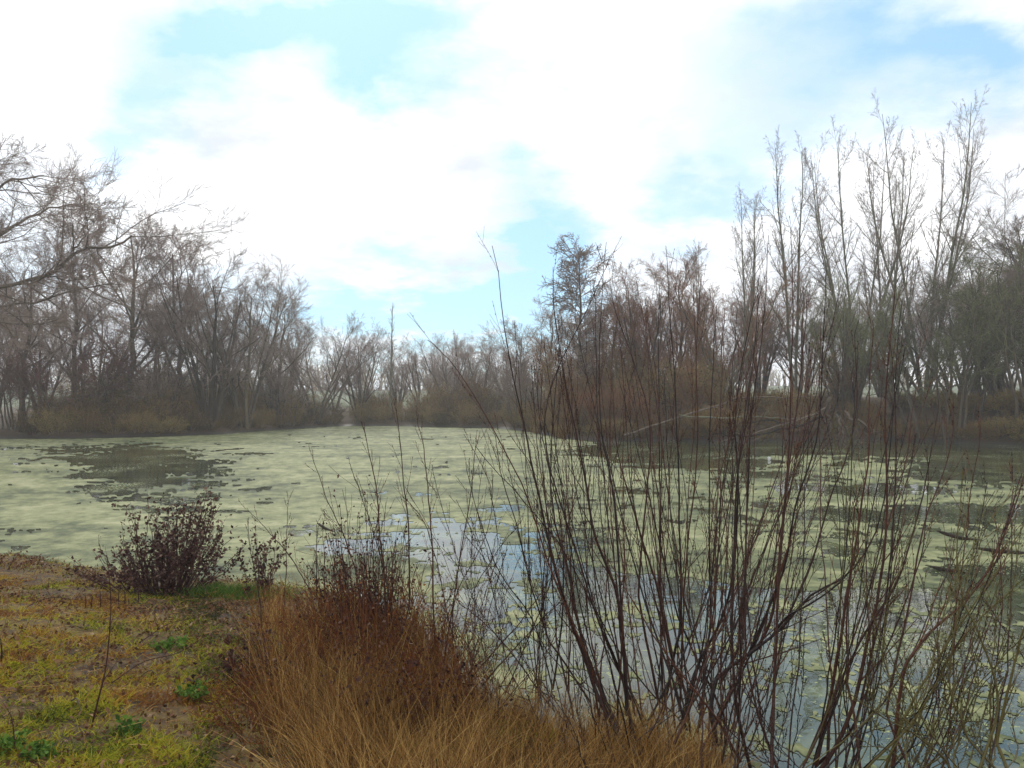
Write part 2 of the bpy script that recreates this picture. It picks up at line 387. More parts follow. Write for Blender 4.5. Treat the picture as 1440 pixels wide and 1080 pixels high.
def cover(x, y):
    v = HZ + EYE * F / y; u = 720 + x / y * F
    c = .66 + 0 * x
    c = c - .45 * ss(820, 1000, u) * (1 - ss(800, 830, v))                    # streakier on the right
    c = c - 1.25 * ss(770, 860, u) * (1 - ss(632, 648, v + 14 * (vnoise(u / 60, v / 9, 3) - .5)))
    c = c - .40 * ss(470, 560, u) * (1 - ss(800, 880, u)) * ss(690, 730, v)
    lim = 826 - 30 * (1 - ss(850, 1080, u)); c = c - (1.0 * ss(-5, 6, v - lim + 10 * (vnoise(u / 40, v / 9, 31) - .5))) * ss(740, 800, u)
    c = c + .02 * ss(860, 900, v) * ss(760, 860, u)
    for (a, b, ra, rb, k) in EL: c = c + k * np.exp(-(((u - a) / ra) ** 2 + ((v - b) / rb) ** 2) ** 1.5)
    n = fbm(x * .7, y * .5, 6, 21, .66) - .5; n2 = fbm(x * 2.4 + 5, y * 2.6, 5, 44, .68) - .5; n3 = fbm(x * .5 + 3, y * 1.3, 5, 47, .7) - .5
    n4 = fbm(x * 9 + 1, y * 7, 3, 51, .7) - .5
    nr = ss(820, 870, v) * ss(640, 760, u)
    return c + n * (1.6 - .9 * nr) + n2 * (2.4 - .3 * nr) + n3 * (1.9 - .8 * nr) + n4 * (.9 + 2.2 * nr) - .12 * nr - .9 * ss(-.25, .0, sdist(x, y))


vv = np.concatenate([np.arange(597.5, 640, .8), np.arange(640, 1240, 1.4)]); th = np.arange(-.95, .95, 1.8 / F)
D = EYE * F / (vv - HZ); DD, TH = np.meshgrid(D, th, indexing='ij'); X = TH * DD; Y = DD.copy()
f = cover(X, Y); gu = np.gradient(f, axis=1); gv = np.gradient(f, axis=0); g2 = gu**2 + gv**2 + 1e-6
on = f > 0
qd = on[:-1, :-1].astype(int) + on[1:, :-1] + on[:-1, 1:] + on[1:, 1:]
keep = (qd >= 2)
du = np.clip(-f * gu / g2, -.5, .5) * (~on); dv = np.clip(-f * gv / g2, -.5, .5) * (~on)
vi = np.arange(len(vv))[:, None] + dv; ti = np.arange(len(th))[None] + du
V2 = np.interp(vi, np.arange(len(vv)), vv); Y = EYE * F / (V2 - HZ); X = np.interp(ti, np.arange(len(th)), th) * Y
idx = np.arange(X.size).reshape(X.shape)
Q = np.stack([idx[:-1, :-1], idx[:-1, 1:], idx[1:, 1:], idx[1:, :-1]], -1)[keep][:, ::-1]
used = np.unique(Q); re = np.zeros(X.size, int); re[used] = np.arange(len(used))
P = np.stack([X, Y, np.full(X.shape, .004)], -1).reshape(-1, 3)[used]
tint = .44 + (fbm(P[:, 0] * .35, P[:, 1] * .9, 5, 77, .6) - .5) * .9 + (fbm(P[:, 0] * 6, P[:, 1] * 8, 3, 78) - .5) * .5 + .16 * np.tanh((np.clip(f.ravel()[used], 0, 2) - .45) * 2.2)
ob('duckweed', MB().add(P, Q=re[Q], tint=tint), M['duck'], kind='stuff', label='pale green duckweed mats floating in patches on the pond', cat='duckweed')


# ------------------------------------------------------------------ bare winter trees
def line(p0, p1, n, wob, g=rng, r0=.2, r1=.05):
    p0, p1 = np.array(p0, float), np.array(p1, float); t = np.linspace(0, 1, n)[:, None]
    w = np.cumsum(g.normal(size=(n, 3)) * wob, axis=0); w -= t * w[-1]; w[0] = 0
    return (p0 * (1 - t) + p1 * t + w)[None], (r0 + (r1 - r0) * t[:, 0])[None]


def cat(*c): return np.concatenate([a for a, _ in c]), np.concatenate([b for _, b in c])


def build_tree(levels, name, minr=.006, split=2, twigmat='twig', barkmat='bark'):
    """levels: list of (P, R, sides); the first `split` go in the trunk, the rest in the crown"""
    root_parts = {}
    tr, cr = MB(), MB()
    for i, (P, R, s) in enumerate(levels):
        tubes(tr if i < split else cr, P, np.maximum(R, minr), s, .5 + (rng.random(len(P)) - .5) * .4)
    return dict(trunk=(tr.mesh(name + '_trunk'), M[barkmat]), crown=(cr.mesh(name + '_crown'), M[twigmat]))


PROTO = {}
def round_tree(seed, H=11, lean=0.0, lim=13, dens=.9):
    g = np.random.default_rng(seed)
    T = line((0, 0, -.4), (lean, 0, H * .86), 10, .09, g, .17, .03)
    L = grow(*T, lim, .16, .97, .75, .46, .55, 8, .13, .09, .45, .18, g)
    B = grow(*L, 8, .2, 1, .7, .46, .6, 6, .12, .04, .3, .25, g)
    W = grow(*B, 7, .15, 1, .65, .50, .6, 4, .09, .03, .3, .3, g)
    X = grow(*W, int(13 * dens), .05, 1, .6, .62, .7, 2, .07, .02, .2, .3, g)
    return [(*T, 8), (*L, 5), (*B, 4), (*W, 3), (*X, 3)]


def multi_tree(seed, H=10, stems=7, spread=.45):
    g = np.random.default_rng(seed); Ts = []
    for i in range(stems):
        a = i / stems * 6.28 + g.random(); rad = spread * H * (.3 + .7 * g.random()); h = H * (.72 + .25 * g.random()) * (1 - .15 * (rad / (spread * H)))
        P = crv([(math.cos(a) * .15, math.sin(a) * .15, -.4), (math.cos(a) * rad * .35, math.sin(a) * rad * .35, h * .35), (math.cos(a) * rad * .75, math.sin(a) * rad * .75, h * .72), (math.cos(a) * rad, math.sin(a) * rad, h)], 10)
        P = P + np.cumsum(g.normal(size=P.shape) * .05, axis=0); Ts.append((P[None], np.linspace(.12, .022, 10)[None] * (.7 + .5 * g.random())))
    T = cat(*Ts)
    L = grow(*T, 7, .2, 1, .5, .36, .6, 7, .13, .10, .3, .2, g)
    B = grow(*L, 7, .15, 1, .55, .46, .6, 5, .15, .07, .2, .25, g)
    W = grow(*B, 5, .1, 1, .6, .52, .65, 3, .08, .03, .2, .3, g)
    X = grow(*W, 7, .05, 1, .6, .62, .7, 2, .07, .02, .2, .3, g)
    return [(*T, 6), (*L, 4), (*B, 3), (*W, 3), (*X, 3)]


def poplar(seed, H=16, stems=3, spread=1.6):
    g = np.random.default_rng(seed); Ts = []
    for i in range(stems):
        a = i / stems * 6.28 + g.random(); rad = spread * (.4 + .6 * g.random()); h = H * (.86 + .14 * g.random())
        P = crv([(math.cos(a) * .1, math.sin(a) * .1, -.4), (math.cos(a) * rad * .5, math.sin(a) * rad * .5, h * .35), (math.cos(a) * rad, math.sin(a) * rad, h * .7), (math.cos(a) * rad * 1.2, math.sin(a) * rad * 1.2, h)], 12)
        P = P + np.cumsum(g.normal(size=P.shape) * .045, axis=0); Ts.append((P[None], np.linspace(.13, .016, 12)[None]))
    T = cat(*Ts)
    L = grow(*T, 19, .18, .97, .62, .25, .5, 8, .045, .06, .55, .15, g)
    B = grow(*L, 8, .12, 1, .55, .40, .6, 4, .05, .03, .5, .2, g)
    W = grow(*B, 5, .1, 1, .6, .5, .7, 2, .06, .02, .4, .25, g)
    X = grow(*W, 2, .1, .9, .6, .6, .7, 2, .06, .02, .3, .25, g)
    return [(*T, 6), (*L, 4), (*B, 3), (*W, 3), (*X, 3)]


def layered(seed, H=11):
    g = np.random.default_rng(seed)
    T = line((0, 0, -.4), (.1, 0, H), 12, .05, g, .17, .02)
    L = grow(*T, 90, .16, .99, 1.05, .23, .34, 8, .07, .03, .25, .2, g, droop=.10)
    B = grow(*L, 12, .12, 1, .7, .36, .6, 5, .09, -.03, .3, .2, g)
    W = grow(*B, 6, .1, 1, .6, .5, .7, 3, .1, -.02, .2, .3, g)
    return [(*T, 8), (*L, 4), (*B, 3), (*W, 3)]


def slender(seed, H=8):
    g = np.random.default_rng(seed)
    T = line((0, 0, -.4), (.1, 0, H), 12, .04, g, .10, .02)
    L = grow(*T, 60, .2, .99, .45, .085, .35, 4, .1, .12, .5, .2, g)
    B = grow(*L, 6, .1, 1, .5, .45, .7, 3, .1, .06, .2, .25, g)
    return [(*T, 6), (*L, 3), (*B, 3)]


def thicket(seed, H=6, R=3.2, stems=16):
    g = np.random.default_rng(seed); Ts = []
    for i in range(stems):
        a = g.random() * 6.28; rad = R * math.sqrt(g.random()); b = rad * .45; h = H * (.6 + .3 * g.random()) * (1 - .3 * (rad / R) ** 2)
        P = crv([(math.cos(a) * b, math.sin(a) * b, -.4), (math.cos(a) * rad * .7, math.sin(a) * rad * .7, h * .5), (math.cos(a) * rad, math.sin(a) * rad, h)], 8)
        P = P + np.cumsum(g.normal(size=P.shape) * .06, axis=0); Ts.append((P[None], np.linspace(.07, .02, 8)[None]))
    T = cat(*Ts)
    L = grow(*T, 7, .38, 1, .8, .42, .6, 6, .2, .03, .3, .3, g)
    B = grow(*L, 7, .1, 1, .8, .48, .6, 4, .22, .01, .2, .4, g)
    W = grow(*B, 5, .1, 1, .8, .55, .7, 3, .2, .0, .2, .4, g)
    return [(*T, 5), (*L, 4), (*B, 3), (*W, 3)]


def leafquads(mb, pos, size, g, flat=.0, tint=None):
    """small folded leaves: two triangles each side of a midrib"""
    n = len(pos); a = norm(g.normal(size=(n, 3))); b = norm(np.cross(a, g.normal(size=(n, 3)))); c = np.cross(a, b)
    s = (size * (.6 + .8 * g.random(n)))[:, None]
    V = np.stack([pos, pos + a * s * .5 + b * s * .32 + c * s * .12, pos + a * s, pos + a * s * .5 - b * s * .32 + c * s * .12], 1)
    i = np.arange(n)[:, None] * 4
    mb.add(V.reshape(-1, 3), T=np.concatenate([i + [0, 1, 2], i + [0, 2, 3]]), tint=np.repeat(g.random(n) if tint is None else tint, 4))


def scrub_proto(seed, H=2.6, R=1.7, stems=42, leaves=1500, lsize=.085):
    g = np.random.default_rng(seed); a = g.random(stems) * 6.28; rad = R * np.sqrt(g.random(stems)); h = H * (.55 + .45 * g.random(stems)) * (1 - .35 * (rad / R) ** 2)
    z = np.zeros(stems); ca, sa = np.cos(a), np.sin(a)
    k = np.linspace(0, 1, 7)[None]; rr_ = rad[:, None] * (.35 + .65 * k ** .7)
    P = np.stack([ca[:, None] * rr_, sa[:, None] * rr_, h[:, None] * k * (1.15 - .15 * k ** 4) - .25], -1) + np.cumsum(g.normal(size=(stems, 7, 3)) * .035, axis=1)
    T = (P, np.linspace(.022, .008, 7)[None] * np.ones((stems, 1)))
    L = grow(*T, 6, .1, 1, .7, .45, .65, 5, .2, .02, .3, .3, g); B = grow(*L, 6, .1, 1, .8, .5, .7, 3, .22, .0, .2, .4, g); W = grow(*B, 2, .1, 1, .8, .6, .7, 3, .2, .0, .2, .4, g)
    st, tw, lf = MB(), MB(), MB()
    tubes(st, *T, 4, g.random(stems)); tubes(st, L[0], L[1], 3); tubes(tw, B[0], np.maximum(B[1], .005), 3, .5 + (g.random(len(B[0])) - .5) * .5); tubes(tw, W[0], np.maximum(W[1], .005), 3)
    q = np.concatenate([B[0].reshape(-1, 3), W[0][:, -1]]); q = q[g.integers(0, len(q), leaves)]; w = g.random(leaves) < np.clip(1.25 - q[:, 2] / H, .1, 1); q = q[w]
    leafquads(lf, q + g.normal(size=q.shape) * .05, lsize, g)
    return dict(stem=(st.mesh('scrub_stem'), M['scrub']), twigs=(tw.mesh('scrub_twigs'), M['scrub']), foliage=(lf.mesh('scrub_foliage'), M['scrubleaf']))


def put(proto, name, label, catg, x, y, s, rz, group=None, sz=None, tilt=(0, 0), over=None, z=None):
    t = thing(name, label, catg, (x, y, hz(x, y) if z is None else z), group)
    t.scale = (s, s, sz if sz else s); t.rotation_euler = (tilt[0], tilt[1], rz)
    for part, (me, m) in proto.items():
        o = bpy.data.objects.new(part, me); col.objects.link(o); o.parent = t
        mm = (over or {}).get(part, m)
        if not me.materials: me.materials.append(mm)
        if me.materials[0] != mm:
            o.material_slots[0].link = 'OBJECT'; o.material_slots[0].material = mm
        if part in ('twigs', 'foliage', 'crown'): pass
    return t


PH = {}
def reg(k, lv, H, **kw): PROTO[k] = build_tree(lv, k, **kw); PH[k] = H
reg('A1', round_tree(11), 10.6, minr=.0048); reg('A2', round_tree(12, lean=.7, lim=14), 10.6, minr=.0048); reg('A3', round_tree(13, lean=-.5), 10.6, minr=.0048)
reg('B1', multi_tree(21), 9.9, minr=.0048); reg('B2', multi_tree(22, stems=9, spread=.36), 9.9, minr=.0048); reg('B3', multi_tree(23, stems=6, spread=.55), 9.9, minr=.0048)
reg('C1', poplar(31), 16, minr=.0048, barkmat='bark_pale'); reg('C2', poplar(32, stems=2, spread=1.1), 16, minr=.0048, barkmat='bark_pale'); reg('C3', poplar(33, stems=5, spread=4.0), 16, minr=.0048, barkmat='bark_pale')
reg('F', layered(41), 11, minr=.013); reg('D', slender(42), 8, minr=.0048, barkmat='bark_pale')
reg('G1', thicket(51), 5.8, minr=.007); reg('G2', thicket(52, R=2.6, stems=13), 5.8, minr=.007)

TREES = [
    ('A2', 25, 41, 345, 'bare broad tree behind the sprawling limbs at the left edge', {}),
    ('A3', 100, 46, 325, 'bare spreading tree behind the dark maroon thicket on the left bank', {}),
    ('A1', 182, 44, 290, 'tallest bare tree on the left bank with a dark straight trunk', {}),
    ('C2', 226, 47, 335, 'slim bare tree just right of the tallest tree on the left bank', {'crown': 'twig'}),
    ('A2', 262, 47, 322, 'bare tree with a pointed top at the crest of the left tree line', {}),
    ('B2', 296, 45, 345, 'bare tree of many thin upright stems on the left bank', {}),
    ('B1', 345, 47, 385, 'dome shaped bare tree with leaning stems on the left bank', {}),
    ('A3', 392, 51, 412, 'bare tree between the dome shaped one and the lower trees of the far bank', {}),
    ('B3', 446, 54, 438, 'bare tree with stems spreading in a wide V on the far bank', {}),
    ('B1', 506, 57, 462, 'small bare tree left of the thin pole like tree on the far bank', {}),
    ('D', 551, 57, 425, 'thin pole like tree standing alone above the far bank', {}),
    ('B3', 592, 63, 478, 'low rounded bare tree right of the thin pole like tree', {}),
    ('B2', 636, 61, 470, 'middle one of the low rounded bare trees on the far bank', {}),
    ('B1', 678, 62, 478, 'low rounded bare tree at the right end of the far bank', {}),
    ('A2', 738, 56, 455, 'bare tree where the far bank meets the right bank', {}),
    ('A3', 775, 50, 430, 'bare tree just left of the tree with level drooping branches', {'crown': 'twig_rust'}),
    ('F', 812, 45, 345, 'bare tree with many level drooping branches and a cone shaped top', {}),
    ('A1', 868, 44, 415, 'bare reddish tree just right of the cone shaped tree', {'crown': 'twig_rust'}),
    ('B2', 905, 43, 380, 'bare reddish tree with upright stems behind the fallen branch', {'crown': 'twig_rust'}),
    ('A3', 955, 45, 365, 'bare rounded tree left of the tall pale poplars', {'crown': 'twig_rust'}),
    ('C2', 985, 44, 330, 'shortest of the slim pale poplars on the right bank', {}),
    ('B3', 1020, 42, 372, 'low bare tree under the left end of the poplar row', {'crown': 'twig_rust'}),
    ('C1', 1052, 43, 250, 'slim pale poplar with three stems left of the narrowest tall one', {}),
    ('C2', 1116, 42, 172, 'narrowest of the tall pale poplars on the right bank', {}),
    ('A2', 1128, 44, 385, 'dark rounded tree under the tall poplars', {}),
    ('C3', 1205, 42, 185, 'tall poplar with five fanning pale stems on the right bank', {}),
    ('B2', 1185, 40, 400, 'greenish multi stem tree at the foot of the fanning poplar', {'crown': 'twig_green'}),
    ('C2', 1248, 43, 185, 'tall slim poplar between the two fanning poplars', {}),
    ('C3', 1300, 41, 150, 'tallest poplar with a wide fan of stems on the right bank', {}),
    ('B1', 1262, 40, 415, 'low greenish multi stem tree in front of the tallest poplar', {'crown': 'twig_green'}),
    ('B3', 1345, 39, 375, 'bare tree with dark leaning trunks on top of the right bank', {}),
    ('B2', 1398, 39, 345, 'bare tree with close upright trunks near the right edge', {'crown': 'twig_green'}),
    ('A1', 1445, 38, 285, 'broad bare tree cut by the right edge of the view', {}),
    ('B1', 1510, 38, 280, 'bare tree standing just outside the right edge', {}),
    ('A3', -50, 42, 300, 'bare tree standing just outside the left edge', {}),
]
SHORT = [(30, 'the left edge trees'), (110, 'the dark maroon thicket'), (182, 'the tallest left tree'), (235, 'the slim left tree'), (290, 'the many stemmed left tree'), (345, 'the dome shaped tree'), (395, 'the end of the left tree line'), (446, 'the wide V tree'), (506, 'the tree beside the pole tree'), (551, 'the thin pole tree'), (595, 'the first low rounded tree'), (640, 'the middle low rounded tree'), (685, 'the last low rounded tree'), (735, 'the corner of the banks'), (775, 'the tree left of the cone'), (812, 'the cone shaped tree'), (868, 'the reddish tree'), (915, 'the raised end of the fallen branch'), (960, 'the middle of the fallen branch'), (1020, 'the first poplars'), (1060, 'the three stem poplar'), (1116, 'the narrowest tall poplar'), (1200, 'the fanning poplar'), (1250, 'the poplar between fans'), (1300, 'the tallest poplar'), (1350, 'the rounded brown thicket'), (1410, 'the close upright trunks'), (1470, 'the right edge')]
USED = {}
def named(prefix, u):
    sh = min(SHORT, key=lambda q: abs(q[0] - u))[1]; k_ = prefix.replace('#', '') + ' ' + sh; n_ = USED[k_] = USED.get(k_, 0) + 1
    return (prefix.replace('#', ('', 'second ', 'third ', 'fourth ', 'fifth ', 'sixth ', 'seventh ')[min(n_ - 1, 6)]) + ' ' + sh)


for i, (k, u, D_, vt, lab, ov) in enumerate(TREES):
    x = (u - 720) / F * D_; zb = hz(x, D_); h = EYE + (HZ - vt) / F * D_ - zb; s = h / PH[k] * .97
    wide = s * (1.12 if k[0] in 'AB' else .8 if k[0] == 'C' else 1)
    nm = {'A': 'bare_tree', 'B': 'multi_stem_tree', 'C': 'poplar_tree', 'F': 'cone_shaped_tree', 'D': 'pole_tree'}[k[0]]
    put(PROTO[k], nm, lab, 'tree', x, D_, wide, i * 2.399 if k != 'C3' else (.3 + i), sz=s, over={a: M[b] for a, b in ov.items()})
# second, farther row that closes the gaps
row2 = [('B2', -10, 52, 400), ('B1', 60, 54, 420), ('B3', 140, 55, 400), ('A1', 215, 56, 400), ('B2', 320, 57, 440), ('B1', 400, 60, 460), ('B3', 470, 66, 480), ('B2', 560, 70, 492), ('B1', 615, 70, 488), ('A2', 660, 70, 486), ('B2', 715, 66, 480),
        ('B3', 760, 58, 462), ('B1', 840, 54, 430), ('B2', 900, 52, 420), ('B3', 960, 52, 420), ('B1', 1010, 50, 420), ('B2', 1070, 50, 410), ('B3', 1130, 50, 420), ('B1', 1190, 48, 430), ('B2', 1240, 50, 420), ('B3', 1300, 48, 410), ('B1', 1360, 47, 390), ('B3', 1430, 46, 380)]
for i, (k, u, D_, vt) in enumerate(row2):
    x = (u - 720) / F * D_; zb = hz(x, D_); h = EYE + (HZ - vt) / F * D_ - zb; s = h / PH[k]
    put(PROTO[k], 'multi_stem_tree', named('#bare tree of the back row behind', u), 'tree', x, D_, s * 1.15, i * 1.7, 'trees of the second row behind the pond', sz=s, over={'crown': M['twig_rust']} if 740 < u < 1100 else None)

thk = [('G1', 112, 42, 452, 'dark maroon thicket standing in front of the left trees', 'twig_mar'), ('G2', 30, 41, 480, 'brown thicket at the left edge above the pond', 'twig_mar'), ('G2', 225, 44, 490, 'brownish thicket at the foot of the tallest left tree', 'twig'),
       ('G1', 400, 51, 505, 'thicket under the left end of the low trees', 'twig'), ('G1', 1330, 37, 385, 'big rounded brown thicket beside the tallest poplar', 'twig_green'), ('G2', 1400, 37, 370, 'big brown thicket on the right bank next to the rounded one', 'twig'),
       ('G1', 1450, 35, 330, 'brown thicket cut by the right edge', 'twig_green'), ('G2', 800, 45, 480, 'olive thicket beneath the cone shaped tree', 'scrub'), ('G1', 885, 43, 470, 'olive brown thicket left of the fallen branch', 'scrub'),
       ('G2', 955, 42, 475, 'rusty thicket behind the raised end of the fallen branch', 'twig_rust'), ('G1', 1030, 43, 470, 'rusty thicket under the three stem poplar', 'twig_rust'), ('G2', 1190, 40, 475, 'greenish thicket at the foot of the fanning poplar', 'scrub'),
       ('G2', 735, 50, 505, 'thicket at the corner of the far bank', 'twig'), ('G2', 655, 60, 520, 'low thicket on the far bank under rounded trees', 'twig')]
for i, (k, u, D_, vt, lab, tm) in enumerate(thk):
    x = (u - 720) / F * D_; zb = hz(x, D_); h = EYE + (HZ - vt) / F * D_ - zb; s = h / PH[k]
    put(PROTO[k], 'thicket', lab, 'thicket', x, D_, s * (1.0 if h < 6 else .8), i * 1.3, sz=s, over={'crown': M[tm]})

# the old sprawling tree whose limbs reach in from the left
lim_px = [([(-260, 560), (-200, 470), (-110, 420), (-10, 405), (60, 388), (110, 352), (150, 345), (185, 330)], .17), ([(-10, 405), (60, 392), (95, 360), (115, 330), (125, 300)], .07), ([(-200, 470), (-110, 380), (-30, 345), (30, 310), (75, 290), (125, 285)], .12),
          ([(-200, 470), (-120, 440), (-20, 435), (50, 425), (110, 405), (170, 400)], .10), ([(-260, 560), (-190, 400), (-90, 320), (-20, 270), (20, 250), (60, 245)], .13), ([(-110, 420), (-40, 440), (30, 455), (90, 450)], .08),
          ([(-190, 400), (-130, 300), (-60, 240), (0, 222)], .08), ([(60, 388), (105, 392), (140, 384), (170, 380)], .04)]
mbT, mbC = MB(), MB(); chains = []
base_s = at(-260, 560, 31); bz = hz(base_s[0], 31)
root = thing('sprawling_tree', 'old bare tree reaching long crooked limbs in from the left edge', 'tree', (base_s[0], 31, bz)); o3 = np.array([base_s[0], 31, bz])
for i, (px, r) in enumerate(lim_px):
    g = np.random.default_rng(900 + i); Pn = crv([at(u, v, 31 + 1.6 * math.sin(i * 2.1 + j * .7) * (j > 1)) for j, (u, v) in enumerate(px)], 18) - o3
    Pn[1:] += g.normal(size=(17, 3)) * .05; chains.append((Pn[None], np.linspace(r, r * .3, 18)[None]))
tubes(mbT, crv([(0, 0, -.5), (.05, 0, base_s[2] - bz + .1), (.1, 0, base_s[2] - bz + 1.5)], 6)[None], np.linspace(.34, .2, 6)[None], 10)
T = cat(*chains); g = np.random.default_rng(77)
T = (T[0], T[1] * .72)
tubes(mbT, *T, 6)
L = grow(*T, 15, .10, 1, .65, .24, .5, 7, .14, .04, .2, .25, g); B = grow(*L, 8, .15, 1, .6, .42, .6, 5, .17, .04, .2, .3, g); W = grow(*B, 6, .1, 1, .6, .5, .65, 3, .12, .03, .2, .3, g); X = grow(*W, 4, .1, 1, .6, .6, .7, 2, .1, .02, .2, .3, g)
tubes(mbC, X[0], np.maximum(X[1], .0045), 3)
tubes(mbT, *L, 4); tubes(mbC, B[0], np.maximum(B[1], .006), 3); tubes(mbC, W[0], np.maximum(W[1], .0055), 3)
ob('trunk', mbT, M['bark'], root); ob('crown', mbC, M['twig'], root)

# scrub along the banks
SC = [scrub_proto(61), scrub_proto(62, H=2.2, R=1.9), scrub_proto(63, H=3.0, R=1.5, stems=36), scrub_proto(64, H=1.3, R=1.6, stems=46, leaves=1900)]
def along(u0, u1, off, step, hh, group, lab, kinds=(0, 1, 2), jit=.8, over=None):
    pts = SH[:len(shore_px)]; seg = []
    for a, b in zip(pts[:-1], pts[1:]):
        L_ = np.linalg.norm(b - a); n_ = max(1, int(L_ / .3)); seg += [a + (b - a) * k_ / n_ for k_ in range(n_)]
    seg = np.array(seg); acc = 1e9; last = None; c = 0
    for k_, p in enumerate(seg[:-1]):
        if last is not None and np.linalg.norm(p - last) < step: continue
        last = p; t_ = seg[k_ + 1] - p; t_ = t_ / (np.linalg.norm(t_) + 1e-9); nrm = np.array([-t_[1], t_[0]])
        q = p + nrm * (off + random.uniform(-.4, .4) * jit) + t_ * random.uniform(-.4, .4)
        u = 720 + q[0] / q[1] * F
        if not (u0 <= u <= u1): continue
        s = hh / 2.5 * random.uniform(.8, 1.2); kd = random.choice(kinds)
        put(SC[kd], 'scrub_bush', named(lab, u), 'bush', q[0], q[1], s * random.uniform(.95, 1.15), random.uniform(0, 6.28), group, sz=s, over=over); c += 1
    return c
cnt = 0
cnt += along(-140, 745,   .9, 1.25, 1.5, 'low scrub along the far waterline', '#low tangled scrub bush at the waterline below', (0, 1, 3))
cnt += along(-140, 745, 2.6, 1.7, 2.2, 'scrub bushes in the far thicket', '#olive brown scrub bush under')
cnt += along(-140, 745, 5.0, 2.4, 2.5, 'scrub bushes in the far thicket', '#hindmost olive scrub bush under')
cnt += along(745, 1080, .8, 1.2, 1.5, 'low scrub along the right waterline', '#low brown scrub bush hanging over the water below', (1, 3))
cnt += along(745, 1010, 2.8, 1.7, 1.9, 'tall scrub behind the willow stems', '#tall olive scrub bush in front of', over={'twigs': M['twig_rust'], 'stem': M['twig_rust']})
cnt += along(745, 1010, 5.2, 2.2, 2.5, 'tall scrub behind the willow stems', '#tall olive scrub bush at the foot of')
cnt += along(1080, 1620, .7, 1.0, 1.6, 'low scrub on the steep right bank', '#bramble bush low on the bank below', (3, 1))
cnt += along(1010, 1620, 2.0, 1.2, 1.6, 'low scrub on the steep right bank', '#bramble bush high on the bank below', (3,))
cnt += along(-140, 744, 1.2, .9, .9, 'bramble clumps at the foot of the banks', '#small bramble clump at the water edge below', (3,))
cnt += along(745, 1620, .45, .75, .95, 'bramble clumps at the foot of the banks', '#small bramble clump at the water edge below', (3,))

# far hedge across the field, an uncountable wood
g = np.random.default_rng(5); mb = MB(); n = 1300
hx = g.uniform(-260, 260, n); hy = 230 + 20 * np.sin(hx * .02) + g.normal(size=n) * 5; hb = height(hx, hy); th_ = 3.5 + 4 * fbm(hx * .05, hx * 0 + 3, 3, 4)
P0 = np.stack([hx, hy, hb - .3], -1); P1 = P0 + np.stack([g.normal(size=n) * 1.2, g.normal(size=n), th_ * g.uniform(.6, 1.1, n)], -1)
P = np.stack([P0, (P0 + P1) / 2 + g.normal(size=P0.shape) * .3, P1], 1); R = np.stack([np.full(n, .35), np.full(n, .22), np.full(n, .08)], 1)
tubes(mb, P, R, 3, g.random(n)); K = grow(P, R, 5, .3, 1, .6, .6, .6, 3, .2, .05, g=g); tubes(mb, K[0], np.maximum(K[1], .07), 3, .5)
ob('distant_hedge', mb, M['scrub'], kind='stuff', label='far hedge line across the field behind the pond', cat='hedge')


# ------------------------------------------------------------------ fallen branches, roots, floating sticks
def branch_thing(name, label, catg, chains, m, r0, part='limb', n=16, sides=6, twigs=0, group=None, seed=3, rt=.35, dk=None):
    """chains: world polylines; the first holds the thing's base"""
    o0 = np.array(chains[0][0]); t = thing(name, label, catg, tuple(o0), group); g = np.random.default_rng(seed)
    for i, ch in enumerate(chains):
        mb = MB(); P = crv(ch, n) - o0; P[1:-1] += g.normal(size=(n - 2, 3)) * r0 * .8; r = r0 * (1 if i == 0 else .6)
        tubes(mb, P[None], (np.linspace(r, r * rt, n) * (1 + .12 * g.normal(size=n)))[None], sides, .5 + .3 * g.normal())
        if twigs:
            K = grow(P[None], np.linspace(r, r * rt, n)[None], twigs, .3, 1, .7, .22, .5, 5, .15, .03, g=g); tubes(mb, *K, 4, .5)
            K2 = grow(*K, 3, .2, 1, .6, .5, .6, 4, .15, .02, g=g); tubes(mb, *K2, 3, .5)
        ob(part, mb, m, t)
    return t
A = lambda D_, *p: [at(u, v, D_ + dd) for (u, v, *q) in p for dd in [q[0] if q else 0]]
branch_thing('fallen_branch', 'long pale fallen branch rising along the right bank behind the willow', 'branch', [A(35, (878, 612), (905, 603), (940, 590), (985, 577), (1025, 565), (1060, 560), (1105, 559), (1160, 558))], M['deadwood'], .055, twigs=9)
branch_thing('fallen_branch', 'thin bare branch lying level below the long pale one', 'branch', [A(34.5, (955, 583), (1010, 588), (1065, 586), (1110, 590), (1150, 585))], M['bark_pale'], .045, twigs=6, seed=8)
branch_thing('fallen_branch', 'grey broken bough slanting down to the water from the right bank', 'branch', [A(34, (1168, 572), (1130, 588), (1085, 602), (1045, 612), (1005, 622)), A(34, (1130, 588), (1090, 596), (1050, 600)), A(34, (1085, 602), (1060, 618), (1035, 628))], M['deadwood'], .05, twigs=10, seed=12)
branch_thing('dead_bough', 'dark dead bough hanging over the shaded water under the pale branch', 'branch', [A(34, (1180, 580), (1120, 600), (1060, 612), (1000, 611)), A(34, (1120, 600), (1075, 590), (1020, 602))], M['darkwood'], .06, twigs=8, seed=14)
stump_ch = [A(33.5, (1168, 560), (1165, 585), (1160, 605), (1166, 632), (1163, 655))] + [A(33.5, (1166 + a, 578 + b), (1172 + a * 1.5, 600 + b), (1168 + a * 2.2, 620), (1174 + a * 2.6, 640)) for a, b in ((4, 0), (9, 4), (-5, 6), (14, 8), (20, 0))]
branch_thing('collapsed_willow_stump', 'collapsed stump with pale twisted roots at the water below the right bank', 'stump', stump_ch, M['deadwood'], .11, 'root', twigs=3, seed=15)
